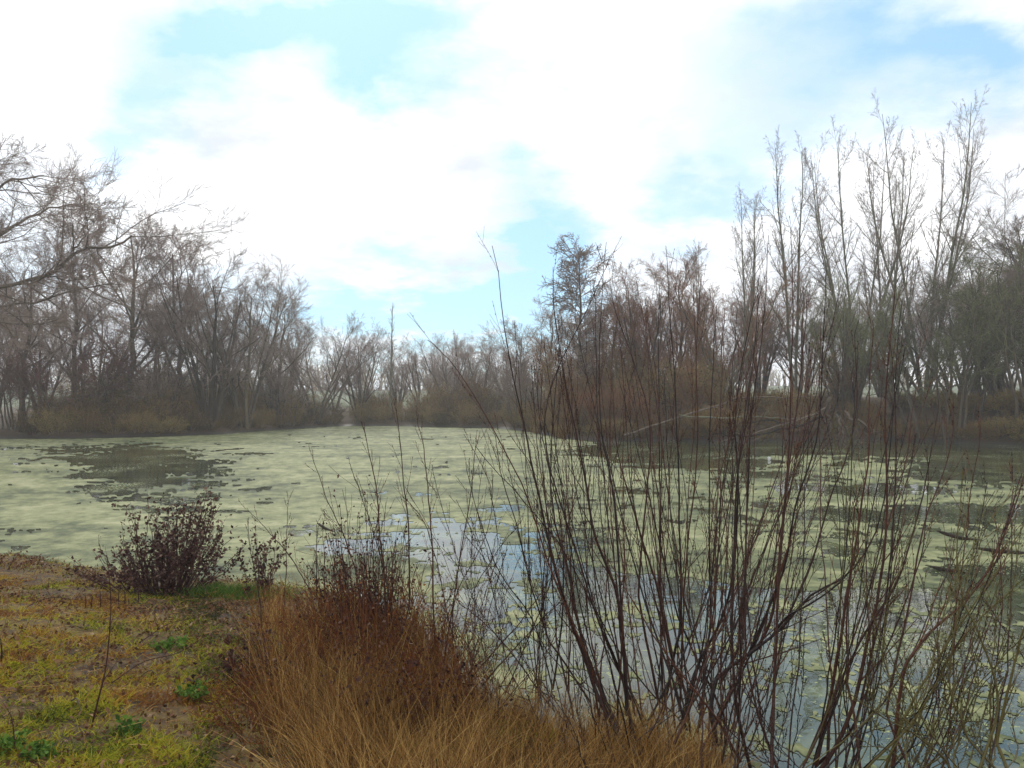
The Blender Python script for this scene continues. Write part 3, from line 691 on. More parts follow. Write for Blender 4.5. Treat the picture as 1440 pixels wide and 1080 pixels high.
branch_thing('collapsed_willow_stump', 'clump of thin pale hanging roots right of the collapsed stump', 'stump', [A(33, (1205, 590), (1225, 602), (1235, 612), (1228, 628)), A(33, (1205, 590), (1215, 608), (1240, 606), (1248, 625)), A(33, (1205, 590), (1190, 610), (1194, 636))], M['deadwood'], .05, 'root', twigs=4, seed=16)
def stick(label, u0, v0, u1, v1, r, lift=.05):
    (x0, y0), (x1, y1) = wat(u0, v0), wat(u1, v1)
    ch = [(x0, y0, lift + .02), ((x0 * 2 + x1) / 3, (y0 * 2 + y1) / 3, lift * .45 + .01), ((x0 + x1 * 2) / 3, (y0 + y1 * 2) / 3, r * .4), (x1, y1, 0.0)]
    mb = MB(); P = crv(ch, 10); tubes(mb, (P - P[0])[None], (np.array([.3, .8, 1, 1, .95, 1, .9, .9, .7, .2]) * r)[None], 7)
    o = ob('floating_stick', mb, M['darkwood'], label=label, cat='stick'); o.location = P[0]
stick('short dark stick floating left of the dark seed stems', 447, 741, 472, 748, .022, .05)
stick('dark stick with a raised end floating in the duckweed on the right', 1316, 757, 1382, 760, .03, .10)
stick('long dark stick floating near the right edge', 1370, 776, 1470, 780, .03, .04)
stick('dark stub floating in the gap of open water on the right', 1305, 800, 1362, 806, .025, .02)
bpy.ops.mesh.primitive_ico_sphere_add(subdivisions=2, radius=.07); w = bpy.context.object; w.name = 'floating_scrap'; w.location = (*wat(1081, 647), .05); w.scale = (.8, .6, 1.1)
for vtx in w.data.vertices: vtx.co *= .75 + .5 * random.random()
w.data.materials.append(M['white']); tag(w, 'tiny white scrap floating beside the duckweed under the right bank', 'scrap')

# ------------------------------------------------------------------ near willows
def willow_stem(P, r0, g, side=6, buds=True, tw=8, tlen=.16, ang=.38, r1=.0016):
    """one stem with its side twigs and buds; P world polyline relative to the thing"""
    mb = MB(); n = max(14, int(len(P)))
    r0 = r0 * .92; R = r0 + (r1 - r0) * np.linspace(0, 1, n) ** .8; t0 = .22 + .50 * g.random()
    tubes(mb, P[None], R[None], side, t0)
    if tw:
        K = grow(P[None], R[None], tw, .22, .97, ang, tlen, .50, 6, .045, .07, .45, .12, g, taper=.3); tubes(mb, K[0], np.maximum(K[1], .0011), 3, t0 + .22)
        K2 = grow(*K, 2, .2, .9, .45, .42, .6, 5, .04, .05, .3, .15, g); tubes(mb, K2[0], np.maximum(K2[1], .0009), 3, t0 + .3)
        src = [(P[None], R[None])] + [K]
    else: src = [(P[None], R[None])]
    if buds:
        for (p, r) in src:
            p_, r_ = grow(p, r, 20 if len(p) == 1 else 4, .2, .99, .45, .0001, 1, 3, .0, .0, g=g)
            q = p_[:, 0]; d = norm(p_[:, 2] - p_[:, 0]); l = .010
            tubes(mb, np.stack([q, q + d * l * .5, q + d * l], 1), np.stack([np.full(len(q), .0012), np.full(len(q), .0030), np.full(len(q), .0008)], 1), 3, .15)
    return mb


def shrub(name, label, base, stems, seed, m='willow', fan=None, part='stem', catg='shrub', group=None, gfan=None):
    """base (u, v, D); stems: list of (pixel polyline, radius, D at tip, [material])"""
    g = np.random.default_rng(seed); b = at(*base); b[2] = base[3] if len(base) > 3 else b[2]
    t = thing(name, label, catg, tuple(b), group)
    for s in stems:
        px, r, Dt = s[:3]; D0 = base[2]; k_ = len(px)
        pts = [at(u, v, D0 + (Dt - D0) * (j / (k_ - 1))) for j, (u, v) in enumerate(px)]
        q = crv(pts, 26) - b; q[:6] += (np.array([g.normal() * .09, g.normal() * .10, 0]) * np.linspace(1, 0, 6)[:, None]) * (np.linalg.norm(q[0]) < .22); q[1:-1] += np.cumsum(g.normal(size=(24, 3)) * .0022, axis=0)
        ob(part, willow_stem(q, r * 1.12, g, tw=10), M[s[3] if len(s) > 3 else m], t)
    if fan:
        for (n_, u0, u1, v0, v1, spread, r, mm) in fan:
            for _ in range(int(n_ * 1.05)):
                u = g.uniform(u0, u1); v = g.uniform(v0, v1); f = g.normal() * .25
                tip = at(u, v, base[2] + g.uniform(-.5, .9)); st = b + np.array([g.normal() * spread * 2.4, g.normal() * spread * 2.2, g.uniform(-.12, .05)])
                d = tip - st; side = np.array([d[0], d[1], 0]) ; mid1 = st + d * .33 + side * .10 * g.uniform(.2, 1.4) - [0, 0, .06]; mid2 = st + d * .66 + side * .06 * g.uniform(0, 1.2) + g.normal(size=3) * .03
                q = crv([st, mid1, mid2, tip], 22) - b; q[1:] += np.cumsum(g.normal(size=(21, 3)) * .004, axis=0)
                ob(part, willow_stem(q, r * g.uniform(.6, 1.15), g, tw=int(g.integers(7, 13)), tlen=.16), M[mm], t)
    return t


shrub('willow_shrub', 'large dark willow shrub with the thickest stems leaning left over the pond', (880, 1010, 4.5), [
    ([(880, 1010), (838, 961), (810, 897), (783, 815), (752, 690), (733, 598), (708, 480), (692, 345)], .0135, 4.3), ([(884, 1012), (824, 916), (796, 800), (776, 728), (772, 640), (778, 540), (790, 450)], .011, 4.7),
    ([(892, 1000), (873, 849), (839, 752), (824, 666), (800, 560), (780, 440), (778, 375)], .011, 4.4), ([(884, 1000), (872, 860), (863, 704), (846, 608), (844, 500), (853, 340)], .010, 4.8),
    ([(878, 1010), (845, 960), (806, 880), (770, 790), (740, 700), (690, 600), (640, 520), (601, 478)], .007, 4.1), ([(890, 990), (896, 860), (905, 740), (915, 640), (908, 560), (868, 440), (858, 400)], .008, 4.6),
    ([(880, 1000), (850, 900), (815, 790), (770, 640), (775, 540), (830, 420), (858, 360)], .008, 4.5)], 101, fan=[(14, 700, 900, 380, 600, .07, .0075, 'willow'), (7, 640, 880, 560, 820, .08, .005, 'willow')])
shrub('willow_shrub', 'upright dark willow shrub in the middle of the near willows', (963, 1002, 4.8), [
    ([(965, 1002), (947, 936), (926, 830), (906, 767), (887, 704), (868, 622), (862, 520)], .011, 4.6), ([(964, 1000), (958, 900), (957, 820), (954, 680), (950, 560), (941, 440), (937, 345)], .0105, 5.0),
    ([(966, 1002), (983, 931), (1012, 868), (1027, 801), (1034, 680), (1032, 584), (1050, 470), (1068, 390)], .0115, 4.7), ([(966, 1000), (985, 930), (998, 870), (996, 767), (995, 622), (1002, 500), (1008, 430)], .009, 5.0),
    ([(960, 1000), (935, 900), (912, 800), (890, 690), (880, 560), (872, 470)], .007, 5.2)], 102, fan=[(19, 850, 1070, 370, 580, .08, .008, 'willow'), (8, 850, 1080, 620, 820, .09, .005, 'willow')])
shrub('willow_shrub', 'willow shrub whose curved bough sweeps right over open water', (990, 1020, 4.35), [
    ([(972, 1030), (985, 985), (1017, 945), (1065, 911), (1099, 883), (1140, 838), (1196, 806), (1240, 730), (1262, 560), (1270, 420)], .014, 4.2), ([(1010, 960), (1041, 900), (1046, 849), (1051, 704), (1056, 589), (1075, 450), (1082, 330)], .010, 4.5),
    ([(1065, 911), (1088, 849), (1102, 719), (1110, 632), (1112, 560), (1116, 440), (1113, 320)], .010, 4.2), ([(1050, 920), (1100, 800), (1120, 700), (1150, 600), (1158, 480), (1163, 380)], .008, 4.1),
    ([(1099, 883), (1140, 790), (1170, 700), (1195, 640), (1212, 560), (1208, 450)], .007, 4.3), ([(1080, 897), (1110, 860), (1160, 830), (1198, 790), (1203, 730), (1199, 690)], .007, 4.0)], 103,
    fan=[(15, 1010, 1200, 390, 600, .10, .007, 'willow'), (8, 1000, 1180, 640, 840, .10, .005, 'willow')])
shrub('willow_shrub', 'dark willow shrub with two thick uprights on the near waterline', (1040, 1085, 3.9), [
    ([(1045, 1090), (1036, 1008), (1027, 897), (1032, 733), (1044, 620), (1062, 500), (1070, 410)], .010, 4.1), ([(1075, 1090), (1083, 1003), (1090, 849), (1098, 740), (1112, 620), (1128, 500), (1135, 420)], .010, 4.0),
    ([(1050, 1080), (1010, 1010), (975, 960), (930, 900), (890, 830), (850, 760)], .007, 3.8), ([(1100, 1090), (1072, 1020), (1052, 940), (1047, 850), (1050, 704), (1054, 560)], .008, 4.1)], 104,
    fan=[(10, 960, 1160, 480, 760, .08, .006, 'willow')])
shrub('willow_shrub', 'rusty willow shrub with paired upright stems right of the curved bough', (1165, 1095, 3.8), [
    ([(1160, 1090), (1180, 897), (1199, 777), (1218, 656), (1222, 540), (1228, 450)], .010, 3.9), ([(1168, 1095), (1189, 1032), (1218, 907), (1237, 830), (1249, 704), (1249, 560), (1262, 440), (1268, 385)], .013, 3.9),
    ([(1172, 1095), (1195, 1030), (1228, 900), (1247, 810), (1257, 690), (1258, 560), (1252, 480)], .009, 3.8), ([(1158, 1092), (1165, 993), (1208, 897), (1257, 815), (1290, 704), (1302, 647), (1320, 560)], .009, 3.9),
    ([(1165, 1095), (1190, 960), (1190, 900), (1196, 800), (1200, 727), (1203, 700)], .007, 3.8), ([(1170, 1095), (1220, 960), (1275, 840), (1300, 740), (1308, 640)], .006, 3.7)], 105, m='willow',
    fan=[(12, 1150, 1330, 430, 680, .06, .0065, 'willow'), (6, 1130, 1340, 600, 860, .06, .0045, 'willow_green')])
shrub('willow_shrub', 'willow shrub with long stems leaning far right out of the view', (1230, 1100, 3.5), [
    ([(1230, 1098), (1260, 960), (1295, 900), (1348, 850), (1387, 800), (1415, 740), (1440, 660), (1465, 560)], .010, 3.5), ([(1225, 1100), (1262, 1010), (1305, 930), (1365, 840), (1400, 790), (1445, 700)], .008, 3.4, 'willow_green'),
    ([(1232, 1100), (1243, 1000), (1275, 850), (1295, 740), (1330, 640), (1340, 560)], .0065, 3.6), ([(1235, 1100), (1290, 1000), (1350, 900), (1420, 830), (1460, 800)], .006, 3.3, 'willow_green')], 106,
    fan=[(8, 1260, 1460, 560, 820, .06, .0055, 'willow'), (8, 1240, 1480, 640, 900, .07, .0045, 'willow_green')])
shrub('willow_shrub', 'olive green willow shrub in the bottom right corner', (1385, 1110, 3.2), [
    ([(1380, 1105), (1410, 1000), (1445, 880), (1480, 800)], .009, 3.1), ([(1375, 1105), (1400, 990), (1380, 900), (1352, 840), (1345, 760), (1352, 660)], .006, 3.4), ([(1390, 1105), (1350, 1020), (1330, 960), (1345, 860), (1370, 780)], .006, 3.3, 'willow_green'),
    ([(1370, 1105), (1300, 1040), (1240, 1000), (1180, 960)], .005, 3.2, 'willow_green')], 107, m='willow_green', fan=[(14, 1180, 1500, 700, 980, .10, .0045, 'willow_green'), (6, 1280, 1480, 620, 900, .08, .005, 'willow')])
shrub('willow_shrub', 'thin maroon willow shrub left of the large dark one', (775, 985, 5.0), [
    ([(772, 985), (768, 900), (742, 820), (725, 740), (700, 660), (690, 600)], .007, 4.9), ([(778, 985), (780, 900), (772, 800), (764, 700), (758, 600), (762, 520)], .0075, 5.0), ([(776, 985), (790, 880), (792, 760), (770, 650), (756, 560), (762, 470)], .0075, 5.1),
    ([(770, 985), (752, 880), (700, 800), (672, 720), (655, 650)], .005, 4.8), ([(772, 990), (730, 930), (690, 880), (640, 840)], .005, 4.7)], 108, fan=[(14, 660, 860, 440, 700, .06, .005, 'willow'), (8, 620, 800, 700, 860, .08, .0035, 'willow')])

# low tangle round the feet of the willows
for i, (u, v, D_, u0, u1, v0, v1, lab) in enumerate([
        (700, 1010, 4.6, 600, 800, 780, 940, 'low tangle of thin twigs between the rusty clump and the willows'),
        (830, 1060, 4.2, 740, 920, 860, 1000, 'low tangle of thin twigs at the foot of the large dark willow'),
        (1110, 1080, 3.9, 1000, 1230, 860, 1040, 'low tangle of thin twigs over open water below the curved bough'),
        (1290, 1090, 3.5, 1180, 1440, 880, 1060, 'low tangle of olive twigs in the bottom right water')]):
    shrub('twig_tangle', lab, (u, v, D_), [], 200 + i, fan=[(14, u0, u1, v0, v1, .10, .0035, 'willow' if i < 3 else 'willow_green')])

# ------------------------------------------------------------------ budded stalks and rusty clumps in the middle
shrub('budded_sapling', 'dark budded sapling whose three tall tips stand over the rusty clump', (560, 920, 5.4), [
    ([(556, 920), (541, 800), (536, 762), (529, 685), (519, 632), (513, 594)], .0085, 5.3), ([(577, 925), (576, 850), (574, 740), (568, 680), (561, 600), (550, 556)], .008, 5.5), ([(612, 920), (610, 858), (608, 743), (604, 680), (598, 620), (589, 582)], .0075, 5.3),
    ([(545, 920), (500, 800), (480, 740), (459, 695), (440, 632)], .006, 5.2), ([(560, 920), (540, 800), (515, 720), (493, 654)], .005, 5.2)], 120)
shrub('budded_sapling', 'thin crossing sapling stems right of the three tall budded tips', (640, 930, 5.2), [
    ([(630, 930), (642, 800), (659, 704), (664, 640), (668, 615)], .006, 5.3), ([(640, 930), (620, 820), (600, 740), (570, 700)], .004, 5.0), ([(636, 980), (690, 920), (740, 858), (780, 800)], .007, 5.0), ([(660, 985), (710, 925), (760, 870), (790, 840)], .006, 4.9),
    ([(630, 930), (640, 840), (680, 760), (690, 690), (652, 610)], .0045, 5.4), ([(650, 930), (660, 840), (700, 770), (735, 730)], .004, 5.3)], 121, fan=[(14, 560, 740, 640, 800, .10, .0032, 'willow')])
shrub('budded_sapling', 'thin leaning sapling left of the rusty clump with a forked top', (444, 850, 6.2), [
    ([(500, 890), (444, 834), (410, 780), (375, 740), (348, 714)], .006, 6.4), ([(372, 900), (365, 830), (355, 780), (348, 730)], .006, 6.3), ([(401, 880), (403, 780), (404, 690)], .004, 6.3), ([(447, 870), (446, 790), (445, 730)], .006, 6.0)], 122)
# dark dead stems thick with withered leaves
def leafy(name, label, u, v, D_, w, h, n, nleaf, lsz, m, ml, seed, lean=0.0, base=None, twr=.0035, catg='plant', group=None):
    g = np.random.default_rng(seed); b = at(u, v, D_) if base is None else np.array(base)
    if base is None: b[2] = hz(b[0], b[1])
    t = thing(name, label, catg, tuple(b), group)
    a = g.random(n) * 6.28; k = np.linspace(0, 1, 9)[None]; rad = w * np.sqrt(g.random(n)); hh = h * (.35 + .65 * g.random(n)) * (1 - .35 * (rad / w) ** 2)
    rr_ = rad[:, None] * (.3 + .7 * k ** .8)
    P = np.stack([np.cos(a)[:, None] * rr_ + g.normal(size=(n, 1)) * .10 * h * k + lean * h * k ** 1.5, np.sin(a)[:, None] * rr_, hh[:, None] * k - .06], -1); P[:, 1:] += np.cumsum(g.normal(size=(n, 8, 3)) * .012, axis=1)
    T = (P, np.linspace(twr, twr * .4, 9)[None] * np.ones((n, 1)))
    K = grow(*T, 4, .3, 1, .5, .28, .6, 4, .08, .06, .3, .3, g)
    st, lf = MB(), MB(); tubes(st, *T, 4, .3 + .5 * g.random(n)); tubes(st, K[0], np.maximum(K[1], .0012), 3, .4)
    q = np.concatenate([K[0].reshape(-1, 3), P[:, 3:].reshape(-1, 3)]); q = q[g.integers(0, len(q), nleaf)] + g.normal(size=(nleaf, 3)) * .012
    leafquads(lf, q, lsz, g)
    ob('stems', st, M[m], t); ob('withered_leaves', lf, M[ml], t); return t


p = gnd(240, 832)
leafy('withered_bush', 'dark withered bush with curled brown leaves on the grassy bank edge', 0, 0, 0, .60, 1.16, 95, 3900, .036, 'maroon', 'maroon', 301, .06, p, .006, 'bush')
leafy('withered_bush', 'short outer part of dark withered growth left of the leafy bush', 0, 0, 0, .42, .62, 22, 420, .040, 'maroon', 'maroon', 302, -.35, gnd(195, 830), .005, 'bush')
leafy('withered_bush', 'sparse withered bush with leaf clusters right of the dark leafy bush', 0, 0, 0, .38, .80, 14, 520, .038, 'maroon', 'maroon', 303, .05, gnd(368, 836), .0045, 'bush')
for i, (u, v, D_, w_, h_, n_, lab) in enumerate([(505, 850, 5.9, .17, 1.0, 55, 'dark seed stems standing above the left of the rusty clump'), (535, 850, 5.8, .15, 1.08, 60, 'dark seed stems beside the tall budded sapling'), (470, 850, 6.1, .18, .80, 36, 'short dark seed stems at the left of the seed stem group')]):
    leafy('seed_stems', lab, u, v, D_, w_, h_ * 1.42, n_, 950, .024, 'maroon', 'maroon', 310 + i, 0, None, .004)
rc = []
grc = np.random.default_rng(17)
for (u, v, D_, h_, du_) in [(350, 940, 5.0, .34, 18), (375, 990, 4.4, .34, 20), (400, 905, 5.6, .50, 25), (430, 980, 4.5, .50, 25), (460, 885, 6.0, .60, 25), (450, 930, 5.2, .66, 22), (500, 930, 5.1, .80, 22), (490, 990, 4.5, .62, 25), (525, 880, 5.8, .78, 25),
                           (550, 930, 5.2, .84, 22), (560, 1000, 4.5, .62, 25), (600, 940, 5.2, .72, 22), (620, 890, 5.6, .66, 25), (645, 950, 5.1, .62, 20), (620, 1000, 4.5, .55, 20), (400, 860, 6.6, .34, 20), (585, 880, 5.7, .80, 25)]:
    rc.append((u + grc.normal() * du_ * .5, v, D_, .30, h_ * grc.uniform(.8, 1.15)))
for i, (u, v, D_, w_, h_) in enumerate(rc):
    k_ = i % 4
    leafy('rusty_dead_plant', 'rust coloured dead plant in the dense clump at the pond edge', u, v, D_, w_, h_ * 1.25, 62, (420, 160, 520, 80)[k_], (.022, .016, .026, .016)[k_], ('rust', 'rust', 'rust', 'straw')[k_], ('rust', 'rust', 'maroon', 'litter')[k_], 330 + i, grc.normal() * .16, None, .0028, group='rust coloured dead plants in the middle clump')
leafy('withered_bush', 'low dark withered bramble on the grass left of the rusty clump', 0, 0, 0, .34, .40, 26, 420, .04, 'maroon', 'maroon', 360, .1, gnd(345, 960), .004, 'bush')
leafy('withered_bush', 'reddish twiggy growth at the left end of the near shore', 0, 0, 0, .5, .26, 30, 200, .03, 'rust', 'maroon', 361, .1, gnd(5, 800), .004, 'bush')


# ------------------------------------------------------------------ grasses and litter
def blades(mb, base, L, d, w, bend, g, seg=4, tint=None):
    n = len(base); k = np.linspace(0, 1, seg + 1); d = norm(d); hor = d * [1, 1, 0]; hor = norm(hor + g.normal(size=hor.shape) * [.3, .3, 0] * .5)
    c = base[:, None] + L[:, None, None] * (d[:, None] * k[None, :, None] + (hor[:, None] * bend[:, None, None] - np.array([0, 0, 1.0]) * (bend[:, None, None] * .55)) * (k[None, :, None] ** 2))
    sd_ = norm(np.cross(d, g.normal(size=d.shape)))[:, None] * (w[:, None, None] * (1 - k[None, :, None] * .9))
    V = np.stack([c - sd_, c + sd_], 2); i = np.arange(n * (seg + 1) * 2).reshape(n, seg + 1, 2)
    Q = np.stack([i[:, :-1, 0], i[:, :-1, 1], i[:, 1:, 1], i[:, 1:, 0]], -1).reshape(-1, 4)
    mb.add(V.reshape(-1, 3), Q=Q, tint=np.repeat(g.random(n) if tint is None else tint, (seg + 1) * 2))


def scatter(n, g, x0, x1, y0, y1, cond):
    x = g.uniform(x0, x1, n); y = g.uniform(y0, y1, n); u = 720 + x / y * F; s = sdist(x, y); k = cond(x, y, u, s); x, y = x[k], y[k]; return x, y, height(x, y)


g = np.random.default_rng(400)
# tall tan grass: tufts with their own lean
mb = MB(); x, y, z = scatter(1450, g, -2.0, 1.8, 2.3, 5.1, lambda x, y, u, s: (s > -.12) & (u > 385 + (y - 2.4) * 30 + 30 * g.normal(size=x.shape)) & (u < 1030))
nb = 22; tx = np.repeat(x, nb) + g.normal(size=len(x) * nb) * .045; ty = np.repeat(y, nb) + g.normal(size=len(x) * nb) * .045; tz = np.repeat(z, nb) - .02
tu = 720 + tx / ty * F; hgt = np.repeat(.20 + .20 * g.random(len(x)) + .10 * np.exp(-((720 + x / y * F - 520) / 110) ** 2), nb) * g.uniform(.55, 1.35, len(tx))
ln = np.repeat(g.normal(size=(len(x), 2)) * .20, nb, axis=0) + g.normal(size=(len(tx), 2)) * .20; ln[:, 0] -= np.clip((560 - tu) / 400, -.1, .5) * .8
blades(mb, np.stack([tx, ty, tz], -1), hgt, np.stack([ln[:, 0], ln[:, 1], np.ones(len(tx))], -1), g.uniform(.0009, .0032, len(tx)), g.uniform(0, .45, len(tx)), g, 4, np.clip(np.repeat(g.random(len(x)) * .5 + .25, nb) + g.normal(size=len(tx)) * .3, 0, 1))
x, y, z = scatter(280, g, -2.4, .4, 4.2, 6.3, lambda x, y, u, s: (s > .05) & (u > 370) & (u < 680)); nb = 9; n = len(x) * nb
tx, ty, tz = [np.repeat(q_, nb) + (g.normal(size=n) * .04 if i_ < 2 else 0) for i_, q_ in enumerate((x, y, z))]
blades(mb, np.stack([tx, ty, tz], -1), g.uniform(.35, .85, n), np.stack([g.normal(size=n) * .18, g.normal(size=n) * .18, np.ones(n)], -1), g.uniform(.0010, .0024, n), g.uniform(0, .5, n), g, 4, np.clip(.5 + g.normal(size=n) * .3, 0, 1))
ob('tall_dry_grass', mb, M['straw'], kind='stuff', label='tall tan dry grass along the bottom of the near bank', cat='dry grass')
# short mossy turf
mb = MB(); n = 168000; uu = np.where(g.random(n) < .14, g.uniform(-560, -70, n), g.uniform(-70, 780, n)); vv_ = g.uniform(775, 1130, n); y = 1.68 * F / (vv_ - HZ); y = np.where(g.random(n) < .25, g.uniform(2.6, 10.5, n), y) + g.normal(size=n) * .12; x = (uu - 720) / F * y
s_ = sdist(x, y); k = (s_ > .10) & (y > 2.2) & (g.random(n) < np.clip((fbm(x * 2.3, y * 2.3, 4, 8) - .33) * 4.5, .06, 1)); x, y = x[k], y[k]; z = height(x, y)
n = len(x); tt = np.clip(.46 + (fbm(x * 1.5, y * 1.5, 4, 61) - .5) * 2.2 + g.normal(size=n) * .2, 0, 1); cl_ = fbm(x * 5, y * 5, 2, 33)
blades(mb, np.stack([x, y, z - .008], -1), g.uniform(.025, .065, n) * (.4 + 1.7 * cl_), np.stack([g.normal(size=n) * .8, g.normal(size=n) * .8, np.ones(n)], -1), g.uniform(.002, .0052, n), g.uniform(0, .7, n), g, 2, tt)
ob('short_grass', mb, M['grass'], kind='stuff', label='short yellow green grass and moss on the near bank', cat='grass')
# green edge by the water
mb = MB(); n = 2600; q = gnd(330, 836); x = q[0] + g.normal(size=n) * .28; y = q[1] + g.normal(size=n) * .12; blades(mb, np.stack([x, y, height(x, y)], -1), g.uniform(.05, .12, n), np.stack([g.normal(size=n) * .4, g.normal(size=n) * .4, np.ones(n)], -1), g.uniform(.002, .004, n), g.uniform(0, .5, n), g, 2)
ob('green_grass', mb, M['green'], kind='stuff', label='fresh green grass patch at the water edge beside the dark bush', cat='grass')
# dead leaves and straw bits
mb = MB(); x, y, z = scatter(90000, g, -8, 1.0, 2.3, 10, lambda x, y, u, s: (s > .0) & (u > -560) & (u < 560) & (g.random(x.shape) < np.clip((fbm(x * 1.3, y * 1.3, 3, 91) - .34) * 3, .08, 1)))
n = len(x); q = np.stack([x, y, z + g.uniform(.0, .03, n)], -1); leafquads(mb, q, .030, g, tint=np.clip(g.beta(1.6, 2.6, n) + .05, 0, 1))
ob('fallen_leaves', mb, M['litter'], kind='stuff', label='brown and bleached dead leaves scattered over the near grass', cat='leaf litter')
mb = MB(); x, y, z = scatter(5200, g, -8, .4, 2.3, 9.8, lambda x, y, u, s: (s > .02) & (u > -560) & (u < 520)); n = len(x); a = g.random(n) * 6.28; l = g.uniform(.03, .14, n)
P0 = np.stack([x, y, z + .02 + .03 * g.random(n)], -1); dd = np.stack([np.cos(a), np.sin(a), g.normal(size=n) * .15], -1) * l[:, None]; P = np.stack([P0, P0 + dd * .5 + g.normal(size=P0.shape) * .004, P0 + dd], 1)
tubes(mb, P, np.full((n, 3), .0016), 3, g.random(n)); ob('straw_litter', mb, M['straw'], kind='stuff', label='broken straw and twig bits lying on the near grass', cat='straw')
# short dead grass standing among the turf and along the muddy edge
mb = MB(); x, y, z = scatter(9000, g, -8, .6, 2.3, 10, lambda x, y, u, s: (s > -.05) & (u > -560) & (u < 620) & (g.random(x.shape) < np.clip((fbm(x * 1.1, y * 1.1, 2, 14) - .45) * 4 + .35 * (s < .5), .03, 1)))
n = len(x); blades(mb, np.stack([x, y, z], -1), g.uniform(.06, .22, n), np.stack([g.normal(size=n) * .5, g.normal(size=n) * .5, np.ones(n)], -1), g.uniform(.0009, .002, n), g.uniform(0, .5, n), g, 3)
ob('dead_grass', mb, M['rust'], kind='stuff', label='short brown dead grass standing in the turf', cat='dead grass')
# small green plants
for i, (u, v, sc_, lab) in enumerate([(272, 980, .07, 'small fresh green leafy plant in the middle of the brown grass'), (238, 912, .09, 'low green leafy plant on the bank below the dark bush'), (185, 1030, .05, 'low green leafy patch near the bottom edge'), (60, 1066, .05, 'green leafy plant in the bottom left corner'), (10, 1055, .07, 'dark green plant at the bottom left edge')]):
    b = gnd(u, v); t = thing('green_plant', lab, 'plant', tuple(b)); lf = MB(); n = 150
    a = g.random(n) * 6.28; r_ = sc_ * np.sqrt(g.random(n)) * 1.4; q = np.stack([np.cos(a) * r_, np.sin(a) * r_, .01 + .06 * g.random(n)], -1); leafquads(lf, q, .032, g)
    st = MB(); tubes(st, np.stack([q * [.3, .3, 0], q * [.7, .7, .5], q], 1), np.full((n, 3), .0009), 3)
    ob('leaves', lf, M['green'], t); ob('stems', st, M['green'], t)
b = gnd(21, 938); lf = MB(); n = 420; q = norm(g.normal(size=(n, 3))) * .036 * g.random((n, 1)) ** .3 * [1, 1, .7]; leafquads(lf, q + [0, 0, .015], .014, g); o = ob('moss_cushion', lf, M['yellow'], label='bright yellow green moss cushion near the left edge', cat='moss'); o.location = b

# dead stalks, runners and stubs on the bank
def stalk(name, label, px, r, catg, m, D_=None, seed=1, tw=4, lie=False, group=None):
    g_ = np.random.default_rng(seed)
    if lie: pts = [gnd(u, v) + [0, 0, .03 + .05 * math.sin(j * 1.7) ** 2] for j, (u, v) in enumerate(px)]
    else:
        b_ = gnd(*px[0]); pts = [b_ - [0, 0, .04]] + [at(u, v, b_[1] + .04 * j) for j, (u, v) in enumerate(px[1:])]
    P = crv(pts, 20); o_ = P[0].copy(); P = P - o_; mb_ = MB(); R = np.linspace(r, r * .35, 20); tubes(mb_, P[None], R[None], 5, .4)
    if tw:
        K = grow(P[None], R[None], tw, .2, .95, .6, .14, .6, 6, .06, .04, g=g_); tubes(mb_, *K, 4, .4)
    o = ob(name, mb_, M[m], label=label, cat=catg, group=group); o.location = o_; return o
stalk('dead_stalk', 'tallest thin dark dead stalk standing in the grass on the left', [(131, 1014), (143, 975), (152, 935), (157, 880), (158, 838), (152, 780)], .0055, 'stalk', 'maroon')
stalk('dead_stalk', 'short dark dead stalk near the bottom left corner', [(28, 1058), (24, 1030), (20, 1005), (8, 985)], .004, 'stalk', 'maroon', seed=2)
stalk('dead_stalk', 'dark forked stub standing at the left edge above the moss cushion', [(4, 930), (6, 915), (4, 896)], .008, 'stalk', 'darkwood', seed=3, tw=2)
for i, (u, v) in enumerate([(122, 857), (130, 856), (143, 852), (168, 852), (177, 850), (196, 846), (322, 905), (345, 912)]):
    stalk('cut_stub', 'short brown cut stub standing at the top of the grassy bank', [(u, v), (u + 1, v - 10), (u, v - 22)], .007, 'stub', 'maroon', seed=20 + i, tw=0, group='cut stubs on the bank')
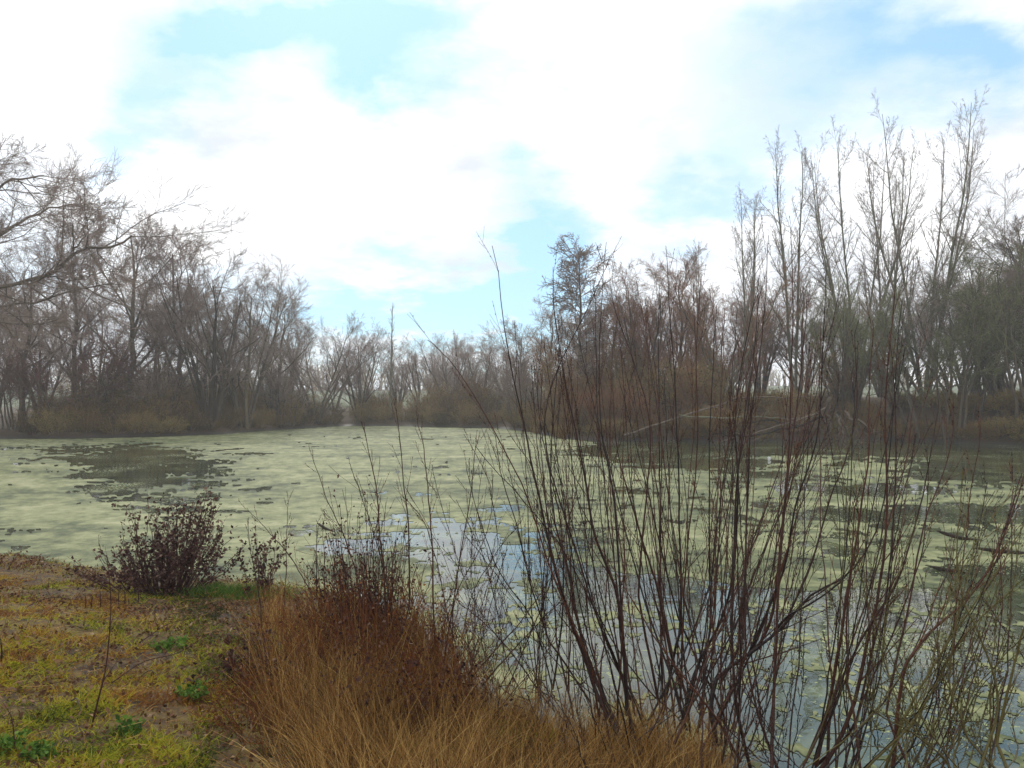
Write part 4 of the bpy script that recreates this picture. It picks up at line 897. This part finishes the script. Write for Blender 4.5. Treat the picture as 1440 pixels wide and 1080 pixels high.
stalk('bramble_runner', 'dark bramble runner arching low from the rusty clump over the grass', [(160, 965), (205, 945), (255, 922), (300, 902), (350, 888)], .004, 'bramble', 'maroon', lie=True, seed=40)
stalk('bramble_runner', 'dark bramble runner nearest the withered bush', [(198, 908), (240, 890), (280, 872), (330, 860), (400, 852)], .0035, 'bramble', 'maroon', lie=True, seed=41)
stalk('bramble_runner', 'thin dark runner lying at the left under the muddy edge', [(38, 858), (75, 852), (120, 848), (165, 850)], .004, 'bramble', 'maroon', lie=True, seed=42)
stalk('pale_stick', 'pale broken stick leaning against the withered bush', [(300, 838), (285, 820), (272, 805), (258, 795)], .007, 'stick', 'deadwood', seed=43, tw=0)
stalk('pale_stick', 'thin pale stick leaning at the foot of the withered bush', [(225, 838), (215, 826), (205, 817)], .005, 'stick', 'deadwood', seed=44, tw=0)
stalk('pale_stick', 'pale bent straw lying in front of the green leafy plant', [(195, 960), (215, 958), (232, 966)], .004, 'stick', 'deadwood', lie=True, seed=45, tw=0)
stalk('pale_stick', 'short pale stick lying beside the dead stalk', [(104, 990), (112, 1000), (118, 1008)], .006, 'stick', 'deadwood', lie=True, seed=46, tw=0)
stalk('tan_cane', 'long tan cane slanting up through the rusty clump', [(330, 1060), (370, 1000), (420, 920), (440, 890)], .004, 'cane', 'straw', seed=47, tw=0)

# ------------------------------------------------------------------ air
bpy.ops.mesh.primitive_cube_add(size=1); hzb = bpy.context.object; hzb.name = 'haze'; hzb.location = (0, 145, 9); hzb.scale = (760, 400, 24)
hm = bpy.data.materials.new('haze_air'); hm.use_nodes = True; t = hm.node_tree; t.nodes.clear()
pv = nd(t, 'ShaderNodeVolumePrincipled'); pv.inputs['Color'].default_value = (.93, .95, 1, 1); pv.inputs['Density'].default_value = HAZE; pv.inputs['Anisotropy'].default_value = .3
out = nd(t, 'ShaderNodeOutputMaterial'); t.links.new(pv.outputs[0], out.inputs['Volume']); hzb.data.materials.append(hm)
tag(hzb, 'thin pale mist over the pond and trees', 'haze', kind='stuff')
